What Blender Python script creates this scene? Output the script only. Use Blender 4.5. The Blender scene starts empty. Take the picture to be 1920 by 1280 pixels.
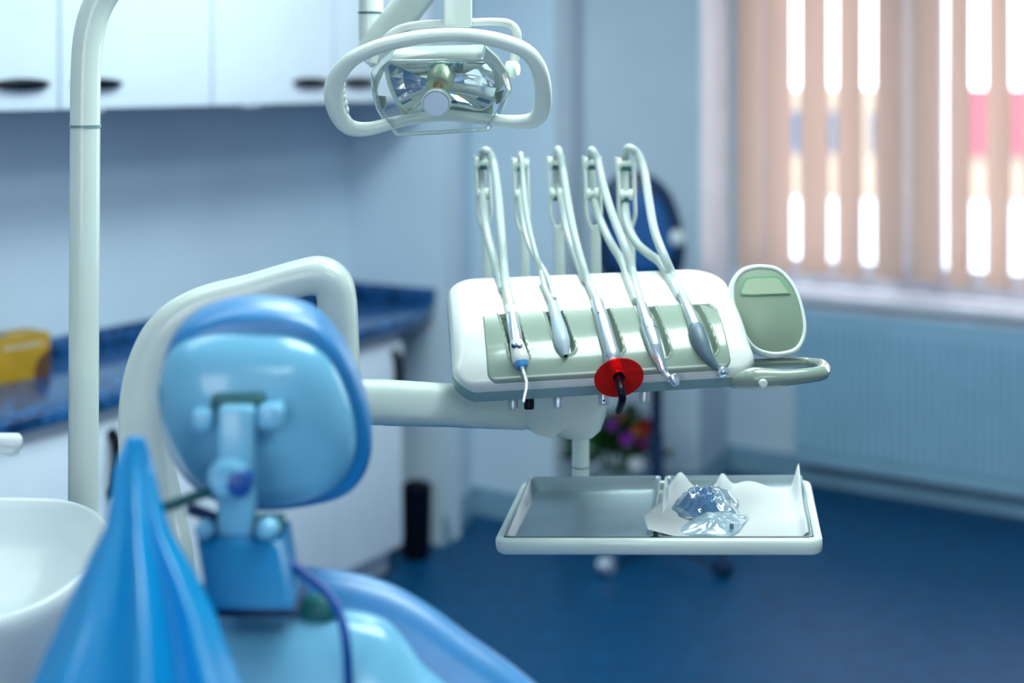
import bpy, bmesh, math, random
from mathutils import Vector, Matrix, noise
random.seed(7)
scene = bpy.context.scene
COL = scene.collection

# ------------------------------------------------------------------ camera, sky, lamps, exposure
EYE = 1.65           # camera height
FPX = 2667.0         # focal length in pixels of a 1920 wide frame (50 mm)
VX, VY = 960.0, 140.0
cam_data = bpy.data.cameras.new('camera')
cam = bpy.data.objects.new('camera', cam_data)
COL.objects.link(cam)
cam.location = (0, 0, EYE)
cam.rotation_euler = (math.pi / 2, 0, 0)
cam_data.sensor_width = 36
cam_data.lens = 50
cam_data.shift_y = -(640 - VY) / 1920.0
cam_data.clip_start = 0.05
cam_data.dof.use_dof = True
cam_data.dof.focus_distance = 2.03
cam_data.dof.aperture_fstop = 1.7
scene.camera = cam

world = bpy.data.worlds.new('sky')
scene.world = world
world.use_nodes = True
wn = world.node_tree.nodes
wn['Background'].inputs[0].default_value = (0.90, 0.95, 1.0, 1)
wn['Background'].inputs[1].default_value = 4.3

scene.view_settings.view_transform = 'Standard'
scene.view_settings.look = 'None'
scene.view_settings.exposure = 0.5
scene.view_settings.gamma = 1.0
scene.cycles.use_denoising = True
scene.cycles.max_bounces = 10
scene.cycles.transparent_max_bounces = 12
scene.cycles.sample_clamp_indirect = 6.0

def lamp(name, loc, size, power, color, rot=(0, 0, 0)):
    d = bpy.data.lights.new(name, 'AREA')
    d.shape = 'RECTANGLE'
    d.size, d.size_y = size
    d.energy = power
    d.color = color
    o = bpy.data.objects.new(name, d)
    o.location = loc
    o.rotation_euler = rot
    COL.objects.link(o)
    return o
COOL = (0.82, 0.99, 0.97)
lamp('ceiling_and_fill_light', (0.55, 2.1, 2.66), (1.2, 0.6), 24, COOL, (0, 0, 0.6))
lamp('ceiling_and_fill_light', (0.05, 3.4, 2.66), (1.2, 0.6), 30, COOL, (0, 0, 0.6))
lamp('ceiling_and_fill_light', (-0.9, 2.0, 2.66), (1.2, 0.6), 6, COOL, (0, 0, 0.6))
lamp('ceiling_and_fill_light', (0.6, -0.5, 2.66), (1.2, 0.6), 14, COOL, (0, 0, 0.6))  # added fill behind the camera, brightens the mirror and front faces

# ------------------------------------------------------------------ helpers
def P(px, py, Y):
    return Vector(((px - VX) * Y / FPX, Y, EYE - (py - VY) * Y / FPX))

def proj(v):
    return (VX + v.x * FPX / v.y, VY + (EYE - v.z) * FPX / v.y)

def ray_plane(px, py, o, n):
    d = P(px, py, 1.0) - Vector((0, 0, EYE))
    e = Vector((0, 0, EYE))
    return e + d * ((o - e).dot(n) / d.dot(n))

def cr(pts, n=6, closed=False):
    """Catmull-Rom through tuples of any dimension."""
    pts = [tuple(p) for p in pts]
    m = len(pts)
    out = []
    rng = range(m) if closed else range(m - 1)
    for i in rng:
        if closed:
            p0, p1, p2, p3 = pts[i - 1], pts[i], pts[(i + 1) % m], pts[(i + 2) % m]
        else:
            p1, p2 = pts[i], pts[i + 1]
            p0 = pts[i - 1] if i else p1
            p3 = pts[i + 2] if i + 2 < m else p2
        for k in range(n):
            t = k / n
            out.append(tuple(0.5 * ((2 * b) + (c - a) * t + (2 * a - 5 * b + 4 * c - d) * t * t
                                    + (3 * b - a - 3 * c + d) * t ** 3) for a, b, c, d in zip(p0, p1, p2, p3)))
    if not closed:
        out.append(pts[-1])
    return out

def newbm():
    return bmesh.new()

def loft(bm, rings, cap0=True, cap1=True, closed=True):
    vr = [[bm.verts.new(p) for p in r] for r in rings]
    n = len(rings[0])
    for a, b in zip(vr, vr[1:]):
        for i in range(n if closed else n - 1):
            j = (i + 1) % n
            try:
                bm.faces.new((a[i], a[j], b[j], b[i]))
            except ValueError:
                pass
    for flag, ring in ((cap0, vr[0]), (cap1, vr[-1])):
        if flag and n > 2:
            c = sum((v.co for v in ring), Vector()) / n
            cv = bm.verts.new(c)
            for i in range(n):
                bm.faces.new((ring[i], ring[(i + 1) % n], cv))
    return vr

def tube(bm, pts, radii, seg=14, caps=True, flat=None, up=None, closed=False, power=2.0):
    """Swept tube; flat=(a,b) scales the section along the two frame axes; power>2 squares it."""
    pts = [Vector(p[:3]) for p in pts]
    n = len(pts)
    if not hasattr(radii, '__len__'):
        radii = [radii] * n
    tang = []
    for i in range(n):
        a = pts[i - 1] if (i or closed) else pts[i]
        b = pts[(i + 1) % n] if (i < n - 1 or closed) else pts[i]
        d = b - a
        tang.append(d.normalized() if d.length > 1e-9 else Vector((0, 0, 1)))
    ref = Vector(up) if up else (Vector((0, 1, 0)) if abs(tang[0].y) < 0.9 else Vector((1, 0, 0)))
    nrm = (ref - tang[0] * ref.dot(tang[0])).normalized()
    rings = []
    fa, fb = flat or (1, 1)
    for i in range(n):
        t = tang[i]
        if up:
            nrm = (Vector(up) - t * Vector(up).dot(t)).normalized()
        else:
            nrm = (nrm - t * nrm.dot(t))
            nrm = nrm.normalized() if nrm.length > 1e-6 else Vector((1, 0, 0))
        bi = t.cross(nrm)
        ring = []
        for k in range(seg):
            a = 2 * math.pi * k / seg
            c, s = math.cos(a), math.sin(a)
            if power != 2.0:
                e = 2.0 / power
                c = math.copysign(abs(c) ** e, c)
                s = math.copysign(abs(s) ** e, s)
            ring.append(pts[i] + nrm * (c * radii[i] * fa) + bi * (s * radii[i] * fb))
        rings.append(ring)
    if closed:
        rings.append(rings[0])
        loft(bm, rings, False, False)
        bmesh.ops.remove_doubles(bm, verts=bm.verts[:], dist=1e-6)
    else:
        loft(bm, rings, caps, caps)

def lathe(bm, a, b, prof, seg=24):
    """prof: list of (t along a->b in metres, radius)."""
    a, b = Vector(a), Vector(b)
    d = (b - a).normalized()
    tube(bm, [a + d * t for t, r in prof], [max(r, 1e-5) for t, r in prof], seg, up=(Vector((1, 0, 0)) if abs(d.x) < 0.9 else Vector((0, 1, 0))))

def box(bm, c, dim, ax=None, bev=0.0, seg=3):
    """Box with centre c, size dim along the axes ax (three vectors)."""
    X, Y, Z = [Vector(v).normalized() for v in (ax or ((1, 0, 0), (0, 1, 0), (0, 0, 1)))]
    M = Matrix(((X.x * dim[0], Y.x * dim[1], Z.x * dim[2], c[0]),
                (X.y * dim[0], Y.y * dim[1], Z.y * dim[2], c[1]),
                (X.z * dim[0], Y.z * dim[1], Z.z * dim[2], c[2]), (0, 0, 0, 1)))
    r = bmesh.ops.create_cube(bm, size=1.0, matrix=M)
    if bev:
        ed = {e for v in r['verts'] for e in v.link_edges}
        bmesh.ops.bevel(bm, geom=list(ed), offset=bev, segments=seg, profile=0.5, affect='EDGES')

def prism(bm, pts, vec, bev=0.0, seg=3):
    pts = [Vector(p) for p in pts]
    vec = Vector(vec)
    a = [bm.verts.new(p) for p in pts]
    b = [bm.verts.new(p + vec) for p in pts]
    n = len(pts)
    fs = [bm.faces.new(a), bm.faces.new(b[::-1])]
    for i in range(n):
        fs.append(bm.faces.new((a[i], b[i], b[(i + 1) % n], a[(i + 1) % n])))
    if bev:
        ed = {e for f in fs[:2] for e in f.edges}
        bmesh.ops.bevel(bm, geom=list(ed), offset=bev, segments=seg, profile=0.5, affect='EDGES')

def obj(name, bm, m, parent=None, smooth=True, angle=40):
    bmesh.ops.recalc_face_normals(bm, faces=bm.faces[:])
    me = bpy.data.meshes.new(name)
    if parent is not None:
        off = Vector(parent.get('_base', (0, 0, 0)))
        bmesh.ops.translate(bm, vec=-off, verts=bm.verts[:])
    bm.to_mesh(me)
    bm.free()
    me.materials.append(m)
    if smooth:
        me.shade_smooth()
        if angle < 180:
            me.set_sharp_from_angle(angle=math.radians(angle))
    o = bpy.data.objects.new(name, me)
    COL.objects.link(o)
    if parent is not None:
        o.parent = parent
        o['_base'] = tuple(parent.get('_base', (0, 0, 0)))
    return o

def thing(name, label, cat, loc, group=None):
    o = bpy.data.objects.new(name, None)
    o.empty_display_size = 0.05
    COL.objects.link(o)
    o.location = loc
    o['_base'] = tuple(loc)
    o['label'] = label
    o['category'] = cat
    if group:
        o['group'] = group
    return o

def tag(o, label, cat, group=None):
    o['label'] = label
    o['category'] = cat
    if group:
        o['group'] = group
    return o

def struct(name, bm, m, smooth=False, label=None, cat=None):
    o = obj(name, bm, m, None, smooth)
    o['kind'] = 'structure'
    if label:
        o['label'] = label
        o['category'] = cat
    return o

# ------------------------------------------------------------------ materials
def lin(r, g, b):
    f = lambda c: c / 12.92 if c <= 0.04045 else ((c + 0.055) / 1.055) ** 2.4
    return (f(r / 255), f(g / 255), f(b / 255))

def mat(name, col, rough=0.4, metal=0.0, vary=0.05, scale=6.0, coat=0.0, bump=0.0, spec=0.5, coat_rough=0.08, col2=None, detail=3.0, **kw):
    m = bpy.data.materials.new(name)
    m.use_nodes = True
    nt = m.node_tree
    b = nt.nodes['Principled BSDF']
    tc = nt.nodes.new('ShaderNodeTexCoord')
    nz = nt.nodes.new('ShaderNodeTexNoise')
    nz.inputs['Scale'].default_value = scale
    nz.inputs['Detail'].default_value = detail
    nt.links.new(tc.outputs['Object'], nz.inputs['Vector'])
    rp = nt.nodes.new('ShaderNodeValToRGB')
    c2 = col2 or tuple(min(1, c * (1 + vary)) for c in col)
    c1 = col if col2 else tuple(c * (1 - vary) for c in col)
    rp.color_ramp.elements[0].position = 0.35
    rp.color_ramp.elements[1].position = 0.65
    rp.color_ramp.elements[0].color = (*c1, 1)
    rp.color_ramp.elements[1].color = (*c2, 1)
    nt.links.new(nz.outputs['Fac'], rp.inputs['Fac'])
    nt.links.new(rp.outputs['Color'], b.inputs['Base Color'])
    b.inputs['Roughness'].default_value = rough
    b.inputs['Metallic'].default_value = metal
    b.inputs['Specular IOR Level'].default_value = spec
    b.inputs['Coat Weight'].default_value = coat
    b.inputs['Coat Roughness'].default_value = coat_rough
    if bump:
        bp = nt.nodes.new('ShaderNodeBump')
        bp.inputs['Strength'].default_value = bump
        bp.inputs['Distance'].default_value = 0.002
        nt.links.new(nz.outputs['Fac'], bp.inputs['Height'])
        nt.links.new(bp.outputs['Normal'], b.inputs['Normal'])
    return m

def clear(name, tint, gloss_tint=(1, 1, 1), rough=0.03, base=0.0, diffuse=None):
    """Thin clear sheet: tinted see-through with a Fresnel gloss."""
    m = bpy.data.materials.new(name)
    m.use_nodes = True
    nt = m.node_tree
    nt.nodes.clear()
    out = nt.nodes.new('ShaderNodeOutputMaterial')
    tr = nt.nodes.new('ShaderNodeBsdfTransparent')
    tr.inputs[0].default_value = (*tint, 1)
    gl = nt.nodes.new('ShaderNodeBsdfGlossy')
    gl.inputs['Color'].default_value = (*gloss_tint, 1)
    gl.inputs['Roughness'].default_value = rough
    fr = nt.nodes.new('ShaderNodeLayerWeight')
    fr.inputs['Blend'].default_value = 0.25
    ad = nt.nodes.new('ShaderNodeMath')
    ad.operation = 'ADD'
    ad.use_clamp = True
    ad.inputs[1].default_value = base
    nt.links.new(fr.outputs['Fresnel'], ad.inputs[0])
    mx = nt.nodes.new('ShaderNodeMixShader')
    nt.links.new(ad.outputs[0], mx.inputs[0])
    src = tr.outputs[0]
    if diffuse:
        df = nt.nodes.new('ShaderNodeBsdfDiffuse')
        df.inputs[0].default_value = (*diffuse[0], 1)
        m2 = nt.nodes.new('ShaderNodeMixShader')
        m2.inputs[0].default_value = diffuse[1]
        nt.links.new(tr.outputs[0], m2.inputs[1])
        nt.links.new(df.outputs[0], m2.inputs[2])
        src = m2.outputs[0]
    nt.links.new(src, mx.inputs[1])
    nt.links.new(gl.outputs[0], mx.inputs[2])
    nt.links.new(mx.outputs[0], out.inputs[0])
    return m

def cloth_mat(name, col, trans, fac=0.5, gloss=0.0, scale=40):
    m = bpy.data.materials.new(name)
    m.use_nodes = True
    nt = m.node_tree
    nt.nodes.clear()
    out = nt.nodes.new('ShaderNodeOutputMaterial')
    nz = nt.nodes.new('ShaderNodeTexNoise')
    nz.inputs['Scale'].default_value = scale
    mixc = nt.nodes.new('ShaderNodeMix')
    mixc.data_type = 'RGBA'
    mixc.inputs[6].default_value = (*[c * 0.95 for c in col], 1)
    mixc.inputs[7].default_value = (*col, 1)
    nt.links.new(nz.outputs['Fac'], mixc.inputs[0])
    df = nt.nodes.new('ShaderNodeBsdfDiffuse')
    nt.links.new(mixc.outputs[2], df.inputs[0])
    tl = nt.nodes.new('ShaderNodeBsdfTranslucent')
    tl.inputs[0].default_value = (*trans, 1)
    mx = nt.nodes.new('ShaderNodeMixShader')
    mx.inputs[0].default_value = fac
    nt.links.new(df.outputs[0], mx.inputs[1])
    nt.links.new(tl.outputs[0], mx.inputs[2])
    last = mx.outputs[0]
    if gloss:
        gl = nt.nodes.new('ShaderNodeBsdfGlossy')
        gl.inputs['Roughness'].default_value = 0.25
        m3 = nt.nodes.new('ShaderNodeMixShader')
        m3.inputs[0].default_value = gloss
        nt.links.new(last, m3.inputs[1])
        nt.links.new(gl.outputs[0], m3.inputs[2])
        last = m3.outputs[0]
    nt.links.new(last, out.inputs[0])
    return m

M = dict(
    wall=mat('wall_paint', (0.54, 0.67, 0.79), 0.7, scale=3, vary=0.03, bump=0.05),
    wallw=mat('white_wall_paint', (0.80, 0.84, 0.88), 0.7, scale=3, vary=0.02),
    ceiling=mat('ceiling_paint', (0.72, 0.80, 0.86), 0.8, vary=0.02),
    floor=mat('floor_vinyl', (0.0005, 0.055, 0.150), 0.45, spec=0.22, scale=14, vary=0.14, detail=8),
    trim=mat('skirting_paint', (0.20, 0.36, 0.48), 0.4),
    sillm=mat('sill_laminate', (0.75, 0.76, 0.86), 0.35),
    frame=mat('window_frame_plastic', (0.82, 0.83, 0.90), 0.35),
    cab=mat('cabinet_laminate', (0.70, 0.80, 0.92), 0.3, vary=0.02),
    cabin=mat('cabinet_side', (0.52, 0.62, 0.74), 0.5, vary=0.03),
    black=mat('black_plastic', (0.002, 0.005, 0.012), 0.35, spec=0.15),
    worktop=mat('worktop_marbled_laminate', (0.004, 0.030, 0.10), 0.16, scale=30, col2=(0.02, 0.13, 0.36), detail=9),
    radiator=mat('radiator_shaded_enamel', (0.30, 0.52, 0.68), 0.35, vary=0.03),  # white radiator, the bluish shade under the sill mixed into its colour
    white=mat('console_white_plastic', (0.70, 0.72, 0.69), 0.28, vary=0.015, coat=0.3),
    cream=mat('cream_plastic', (0.74, 0.82, 0.76), 0.28, vary=0.02, coat=0.3),
    sage=mat('sage_plastic', (0.25, 0.32, 0.26), 0.22, vary=0.03, coat=0.5),
    sagedk=mat('sage_grey_plastic', (0.19, 0.31, 0.33), 0.3, vary=0.03),
    olive=mat('olive_face', (0.25, 0.33, 0.24), 0.35, vary=0.03),
    lcd=mat('screen_grey_green', (0.40, 0.50, 0.34), 0.2, vary=0.02),
    green=mat('green_outline', (0.12, 0.40, 0.20), 0.4),
    hose=mat('hose_silicone', (0.43, 0.51, 0.49), 0.3, vary=0.03),
    hosey=mat('yellowed_hose', (0.46, 0.47, 0.38), 0.35, vary=0.1),
    steel=mat('brushed_steel', (0.56, 0.62, 0.67), 0.36, 0.85, vary=0.04, scale=30),
    steel2=mat('tray_steel', (0.44, 0.54, 0.58), 0.33, 0.65, vary=0.06, scale=12),
    chrome=mat('chrome', (0.84, 0.88, 0.94), 0.24, 0.85, vary=0.02),
    mirror=mat('faceted_mirror', (0.93, 0.96, 0.99), 0.03, 1.0, vary=0.02),
    greyp=mat('grey_handpiece', (0.38, 0.47, 0.53), 0.35),
    dgrey=mat('dark_grey_grip', (0.10, 0.16, 0.20), 0.4),
    bluep=mat('blue_nozzle', (0.05, 0.25, 0.55), 0.3),
    navy=mat('navy_button', (0.01, 0.03, 0.12), 0.3),
    copper=mat('copper_bulb', (0.75, 0.40, 0.18), 0.25, 0.6),
    circuit=mat('lamp_socket', (0.03, 0.08, 0.10), 0.4, scale=180, col2=(0.25, 0.45, 0.50), detail=1),
    shell=mat('chair_shell', (0.20, 0.54, 0.78), 0.25, vary=0.02, coat=0.3),
    uphol=mat('blue_upholstery', (0.0, 0.22, 0.56), 0.5, spec=0.8, coat=0.6, coat_rough=0.28, vary=0.06, scale=30),
    cblue=mat('blue_box_paint', (0.0, 0.19, 0.44), 0.35),
    lever=mat('teal_lever', (0.01, 0.11, 0.13), 0.4),
    knobg=mat('green_knob', (0.01, 0.16, 0.17), 0.45),
    porcelain=mat('porcelain', (0.76, 0.83, 0.84), 0.22, vary=0.01, coat=0.15),
    cable=mat('blue_cable', (0.0, 0.07, 0.34), 0.35),
    yellow=mat('yellow_card', (0.42, 0.24, 0.008), 0.5, vary=0.12, scale=12),
    brown=mat('brown_card', (0.10, 0.04, 0.015), 0.5),
    paleprint=mat('pale_print', (0.50, 0.46, 0.34), 0.6),
    stoolblue=mat('stool_blue_fabric', (0.006, 0.09, 0.30), 0.6),
    stoolnavy=mat('stool_navy_frame', (0.006, 0.03, 0.09), 0.4),
    leaf=mat('leaf_green', (0.006, 0.065, 0.006), 0.6, col2=(0.02, 0.13, 0.012), scale=20),
    red=mat('red_petal', (0.42, 0.03, 0.02), 0.5),
    purple=mat('purple_petal', (0.20, 0.02, 0.30), 0.5),
    orange=mat('orange_petal', (0.50, 0.16, 0.04), 0.5),
    magenta=mat('magenta_petal', (0.36, 0.02, 0.26), 0.5),
    pale=mat('pale_petal', (0.65, 0.72, 0.74), 0.5),
    vase=mat('vase_glaze', (0.20, 0.35, 0.45), 0.2),
    paper=cloth_mat('tray_paper', (0.86, 0.88, 0.88), (0.8, 0.84, 0.84), 0.25),
    drape=cloth_mat('blue_drape', (0.0, 0.52, 0.96), (0.0, 0.58, 1.0), 0.42, 0.14),
    slat=cloth_mat('blind_fabric', (0.80, 0.70, 0.64), (0.84, 0.66, 0.58), 0.5, 0.0, 8),
    glass=clear('window_glass', (0.97, 0.99, 1.0)),
    shield=clear('clear_shield', (0.95, 0.98, 0.98), rough=0.04, base=0.03, diffuse=((0.8, 0.88, 0.88), 0.05)),
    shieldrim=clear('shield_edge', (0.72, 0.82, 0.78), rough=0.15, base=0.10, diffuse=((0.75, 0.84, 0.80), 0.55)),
    redglass=clear('red_filter', (0.90, 0.025, 0.015), (1, 0.6, 0.5), 0.12, 0.01, diffuse=((0.75, 0.03, 0.025), 0.36)),
    pouch=clear('pouch_film', (0.80, 0.93, 0.99), (1, 1, 1), 0.14, 0.05, diffuse=((0.66, 0.87, 0.97), 0.52)),
    pouchtop=clear('pouch_top_film', (0.82, 0.93, 0.99), (1, 1, 1), 0.10, 0.14, diffuse=((0.55, 0.82, 0.97), 0.16)),
    pouchblue=mat('pouch_blue_film', (0.02, 0.16, 0.45), 0.2, vary=0.4, scale=60, col2=(0.10, 0.36, 0.72)),
    redwall=mat('red_facade', (0.22, 0.06, 0.08), 0.8),
    beigewall=mat('beige_facade', (0.28, 0.22, 0.17), 0.8),
    outwin=mat('facade_window', (0.05, 0.07, 0.12), 0.2),
    whitewall=mat('white_facade', (0.60, 0.66, 0.74), 0.7),
    ground=mat('street_paving', (0.6, 0.6, 0.62), 0.8),
)

# ------------------------------------------------------------------ the room
D1 = Vector((0.5417, 0.8406, 0))     # along the left wall, away
D2 = Vector((0.8406, -0.5417, 0))    # along the window wall, to the right
CEIL = 2.70
def V2(x, y, z=0.0):
    return Vector((x, y, z))
C0 = V2(-0.60, 5.18)
C1 = V2(-0.243, 4.98)
C2 = V2(-0.148, 5.36)
C3 = V2(0.155, 5.165)
C4 = V2(0.28, 5.50)
C5 = V2(0.73, 5.55)
C6 = V2(0.904, 5.95)
LW = C0 - D1 * 7.6
WE = C6 + D2 * 3.4
RB = V2(WE.x, LW.y)

def wall_seg(name, a, b, z0=0.0, z1=CEIL, th=0.12, m=None):
    bm = newbm()
    d = (b - a).normalized()
    n = Vector((-d.y, d.x, 0))          # outward when walking left to right with the room on the right-hand side
    prism(bm, [a + V2(0, 0, z0), b + V2(0, 0, z0), b + n * th + V2(0, 0, z0), a + n * th + V2(0, 0, z0)], (0, 0, z1 - z0))
    return struct(name, bm, m or M['wall'])

wall_seg('wall_left', LW, C0)
wall_seg('wall_back', C0, C1)
def poly_wall(name, pts, inner):
    bm = newbm()
    prism(bm, pts + inner, (0, 0, CEIL))
    return struct(name, bm, M['wall'])
poly_wall('wall_back_corner', [C1, C2], [C2 + V2(-0.12, 0.05), C1 + V2(-0.12, 0.10)])
wall_seg('wall_back_middle', C2, C3)
poly_wall('wall_back_step', [C3, C4], [C4 + V2(-0.12, 0.05), C3 + V2(-0.10, 0.08)])
wall_seg('wall_back_right', C4, C5)
poly_wall('wall_pier', [C5, C6], [C6 + V2(-0.15, 0.08), C5 + V2(-0.12, 0.08)])

# window wall: parapet under the sill, header above the blinds, end pier
SILL = 0.765
HEAD = 2.50
W0, W1 = 0.10, 2.75
wn_out = Vector((-D2.y, D2.x, 0)) * 1.0
wn_out = Vector((0.5417, 0.8406, 0))
def on_w(s, d=0.0, z=0.0):
    return C6 + D2 * s + wn_out * d + V2(0, 0, z)
WT = 0.26
bm = newbm()
for a, b, z0, z1 in ((0, 3.4, 0, SILL - 0.03), (0, 3.4, HEAD, CEIL), (-0.02, W0 - 0.07, SILL - 0.03, HEAD), (W1, 3.4, SILL - 0.03, HEAD)):
    prism(bm, [on_w(a, 0, z0), on_w(b, 0, z0), on_w(b, WT, z0), on_w(a, WT, z0)], (0, 0, z1 - z0))
struct('wall_window', bm, M['wall'])
wall_seg('wall_right', WE, RB, m=M['wallw'])
# rear wall with a wide window behind the camera
RD = (LW - RB).normalized()
RN = Vector((-RD.y, RD.x, 0))
RL = (LW - RB).length
def on_r(s, d=0.0, z=0.0):
    return RB + RD * s + RN * d + V2(0, 0, z)
R_A, R_B = RL * 0.5, RL * 0.5 + 1.1
bm = newbm()
for a, b, z0, z1 in ((0, RL, 0, 0.95), (0, RL, 2.45, CEIL), (0, R_A, 0.95, 2.45), (R_B, RL, 0.95, 2.45)):
    prism(bm, [on_r(a, 0, z0), on_r(b, 0, z0), on_r(b, 0.2, z0), on_r(a, 0.2, z0)], (0, 0, z1 - z0))
struct('wall_rear', bm, M['wallw'])
win2 = thing('window_2', 'wide white framed window in the rear wall', 'window', on_r((R_A + R_B) / 2, 0.1, 0.95))
win2['kind'] = 'structure'
bm = newbm()
for s0, s1, z0, z1 in ((R_A, R_B, 0.95, 1.03), (R_A, R_B, 2.37, 2.45), (R_A, R_A + 0.08, 0.95, 2.45), (R_B - 0.08, R_B, 0.95, 2.45), ((R_A + R_B) / 2 - 0.05, (R_A + R_B) / 2 + 0.05, 0.95, 2.45)):
    prism(bm, [on_r(s0, 0.08, z0), on_r(s1, 0.08, z0), on_r(s1, 0.14, z0), on_r(s0, 0.14, z0)], (0, 0, z1 - z0))
obj('window_frame', bm, M['frame'], win2, False)

bm = newbm()
prism(bm, [LW, C0, C1, C2, C3, C4, C5, C6, WE, RB], (0, 0, -0.05))
struct('floor', bm, M['floor'])
bm = newbm()
prism(bm, [p + V2(0, 0, CEIL) for p in (LW, C0, C1, C2, C3, C4, C5, C6, WE, RB)], (0, 0, 0.06))
struct('ceiling', bm, M['ceiling'])

def baseboard(name, a, b, h=0.105, th=0.014):
    bm = newbm()
    d = (b - a).normalized()
    n = Vector((d.y, -d.x, 0))
    for z0, z1, t in ((0.0, h * 0.62, th), (h * 0.62, h, th * 0.6)):
        prism(bm, [a + V2(0, 0, z0), b + V2(0, 0, z0), b + n * t + V2(0, 0, z0), a + n * t + V2(0, 0, z0)], (0, 0, z1 - z0), 0.002, 1)
    return struct(name, bm, M['trim'])
baseboard('baseboard_back_corner', C1, C2 - V2(0, 0.012))
baseboard('baseboard_back_middle', C2, C3)
baseboard('baseboard_back_step', C3, C4 - V2(0, 0.014))
baseboard('baseboard_back_right', C4, C5)
baseboard('baseboard_pier', C5, C6 - V2(0, 0.014))
baseboard('baseboard_window', C6, WE)

bm = newbm()
pn = (C6 - C5).normalized()
pn = Vector((pn.y, -pn.x, 0))
prism(bm, [C5 - pn * 0.002 + V2(0, 0, SILL), C6 - pn * 0.002 + V2(0, 0, SILL), C6 + pn * 0.012 + V2(0, 0, SILL), C5 + pn * 0.012 + V2(0, 0, SILL)], (0, 0, CEIL - SILL), 0.003)
struct('trim_1', bm, M['frame'])
# sill, window frame, panes
bm = newbm()
prism(bm, [on_w(0.03, -0.035, SILL - 0.03), on_w(W1, -0.035, SILL - 0.03), on_w(W1, 0.20, SILL - 0.03), on_w(0.03, 0.20, SILL - 0.03)], (0, 0, 0.03), 0.006)
win = thing('window_1', 'white framed window behind the peach vertical blinds', 'window', on_w(W0, 0.2, SILL))
win['kind'] = 'structure'
obj('window_sill', bm, M['sillm'], win)
bm = newbm()
FD = 0.20
def bar(s0, s1, z0, z1, d=FD, t=0.06):
    prism(bm, [on_w(s0, d, z0), on_w(s1, d, z0), on_w(s1, d + t, z0), on_w(s0, d + t, z0)], (0, 0, z1 - z0), 0.006, 2)
bar(0.03, W1, SILL, SILL + 0.11)
bar(0.03, W1, HEAD - 0.1, HEAD)
def ws(px):
    return (ray_plane(px, 300, on_w(0, FD), wn_out) - on_w(0, FD)).dot(D2)
M0, M1 = ws(1686), ws(1768)
for s0, s1 in ((0.03, 0.09), (M0, M1), (1.75, 1.95), (W1 - 0.12, W1)):
    bar(s0, s1, SILL, HEAD)
obj('window_frame', bm, M['frame'], win)
for s0, s1 in ((0.08, M0 + 0.02), (M1 - 0.02, 1.77), (1.93, W1 - 0.1)):
    bm = newbm()
    prism(bm, [on_w(s0, FD + 0.025, SILL + 0.09), on_w(s1, FD + 0.025, SILL + 0.09), on_w(s1, FD + 0.031, SILL + 0.09), on_w(s0, FD + 0.031, SILL + 0.09)], (0, 0, HEAD - SILL - 0.17))
    obj('window_pane', bm, M['glass'], win, False)
bm = newbm()
box(bm, on_w((M0 + M1) / 2, FD - 0.012, SILL + 0.55), (0.03, 0.02, 0.10), (D2, wn_out, (0, 0, 1)), 0.005)
obj('window_handle', bm, M['frame'], win)

# vertical blinds: one hanging blind, each slat a part
BD = 0.02
blind = thing('vertical_blind', 'peach fabric vertical blind hanging in front of the window', 'blind', on_w(1.2, BD, HEAD - 0.02))
bm = newbm()
prism(bm, [on_w(0.04, BD - 0.02, HEAD - 0.05), on_w(W1 - 0.02, BD - 0.02, HEAD - 0.05), on_w(W1 - 0.02, BD + 0.02, HEAD - 0.05), on_w(0.04, BD + 0.02, HEAD - 0.05)], (0, 0, 0.045), 0.004)
obj('head_rail', bm, M['frame'], blind)
slats = [(1400, 54), (1458, 60), (1527, 56), (1593, 48), (1667, 52), (1734, 52), (1799, 43), (1871, 45), (1944, 46), (2015, 46), (2085, 48), (2158, 48), (2230, 50), (2310, 50)]
for px, w in slats:
    c = ray_plane(px, 300, on_w(0, BD), wn_out)
    c.z = 0
    hw = 0.058
    phi = math.atan((px - VX) / FPX)
    want = w * c.y / FPX * math.cos(phi) / (2 * hw)          # visible share of the slat width
    th = math.acos(min(0.99, want)) + phi           # turn against the picture plane
    d = Vector((math.cos(th), -math.sin(th), 0))
    nn = Vector((-d.y, d.x, 0))
    bm = newbm()
    zs = [SILL + 0.074 + 0.008 * random.random(), 1.2, 1.7, 2.1, HEAD - 0.05]
    rings = []
    for z in zs:
        ring = []
        sway = 0.004 * math.sin(z * 2 + px)
        for k in range(9):
            u = k / 8 * 2 - 1
            ring.append(c + d * (u * hw) + nn * (0.010 * (1 - u * u) + sway) + V2(0, 0, z))
        for k in range(8, -1, -1):
            u = k / 8 * 2 - 1
            ring.append(c + d * (u * hw) + nn * (0.010 * (1 - u * u) + sway + 0.0012) + V2(0, 0, z))
        rings.append(ring)
    loft(bm, rings)
    obj('slat', bm, M['slat'], blind)

# outside: a facade across the street
house = thing('house', 'red and beige house across the street seen between blind slats', 'house', V2(5.0, 14.5, -3.0))
HA, HB = P(1380, 600, 14.6), P(2350, 600, 13.2)
hd = (HB - HA); hd.z = 0
hl = hd.length; hd.normalize()
hn = Vector((-hd.y, hd.x, 0))
HA.z = 0
def hq(s0, s1, z0, z1, d0, d1):
    b = newbm()
    prism(b, [HA + hd * s0 + hn * d0 + V2(0, 0, z0), HA + hd * s1 + hn * d0 + V2(0, 0, z0), HA + hd * s1 + hn * d1 + V2(0, 0, z0), HA + hd * s0 + hn * d1 + V2(0, 0, z0)], (0, 0, z1 - z0))
    return b
obj('wall', hq(0, hl, -3.0, 1.50, 0.0, 3.0), M['beigewall'], house, False)
obj('red_fascia', hq(1.55, hl, 0.86, 1.52, -0.08, 0.02), M['redwall'], house, False)
obj('white_shopfront', hq(0.0, hl, -3.0, 0.40, -0.05, 0.02), M['whitewall'], house, False)
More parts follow.
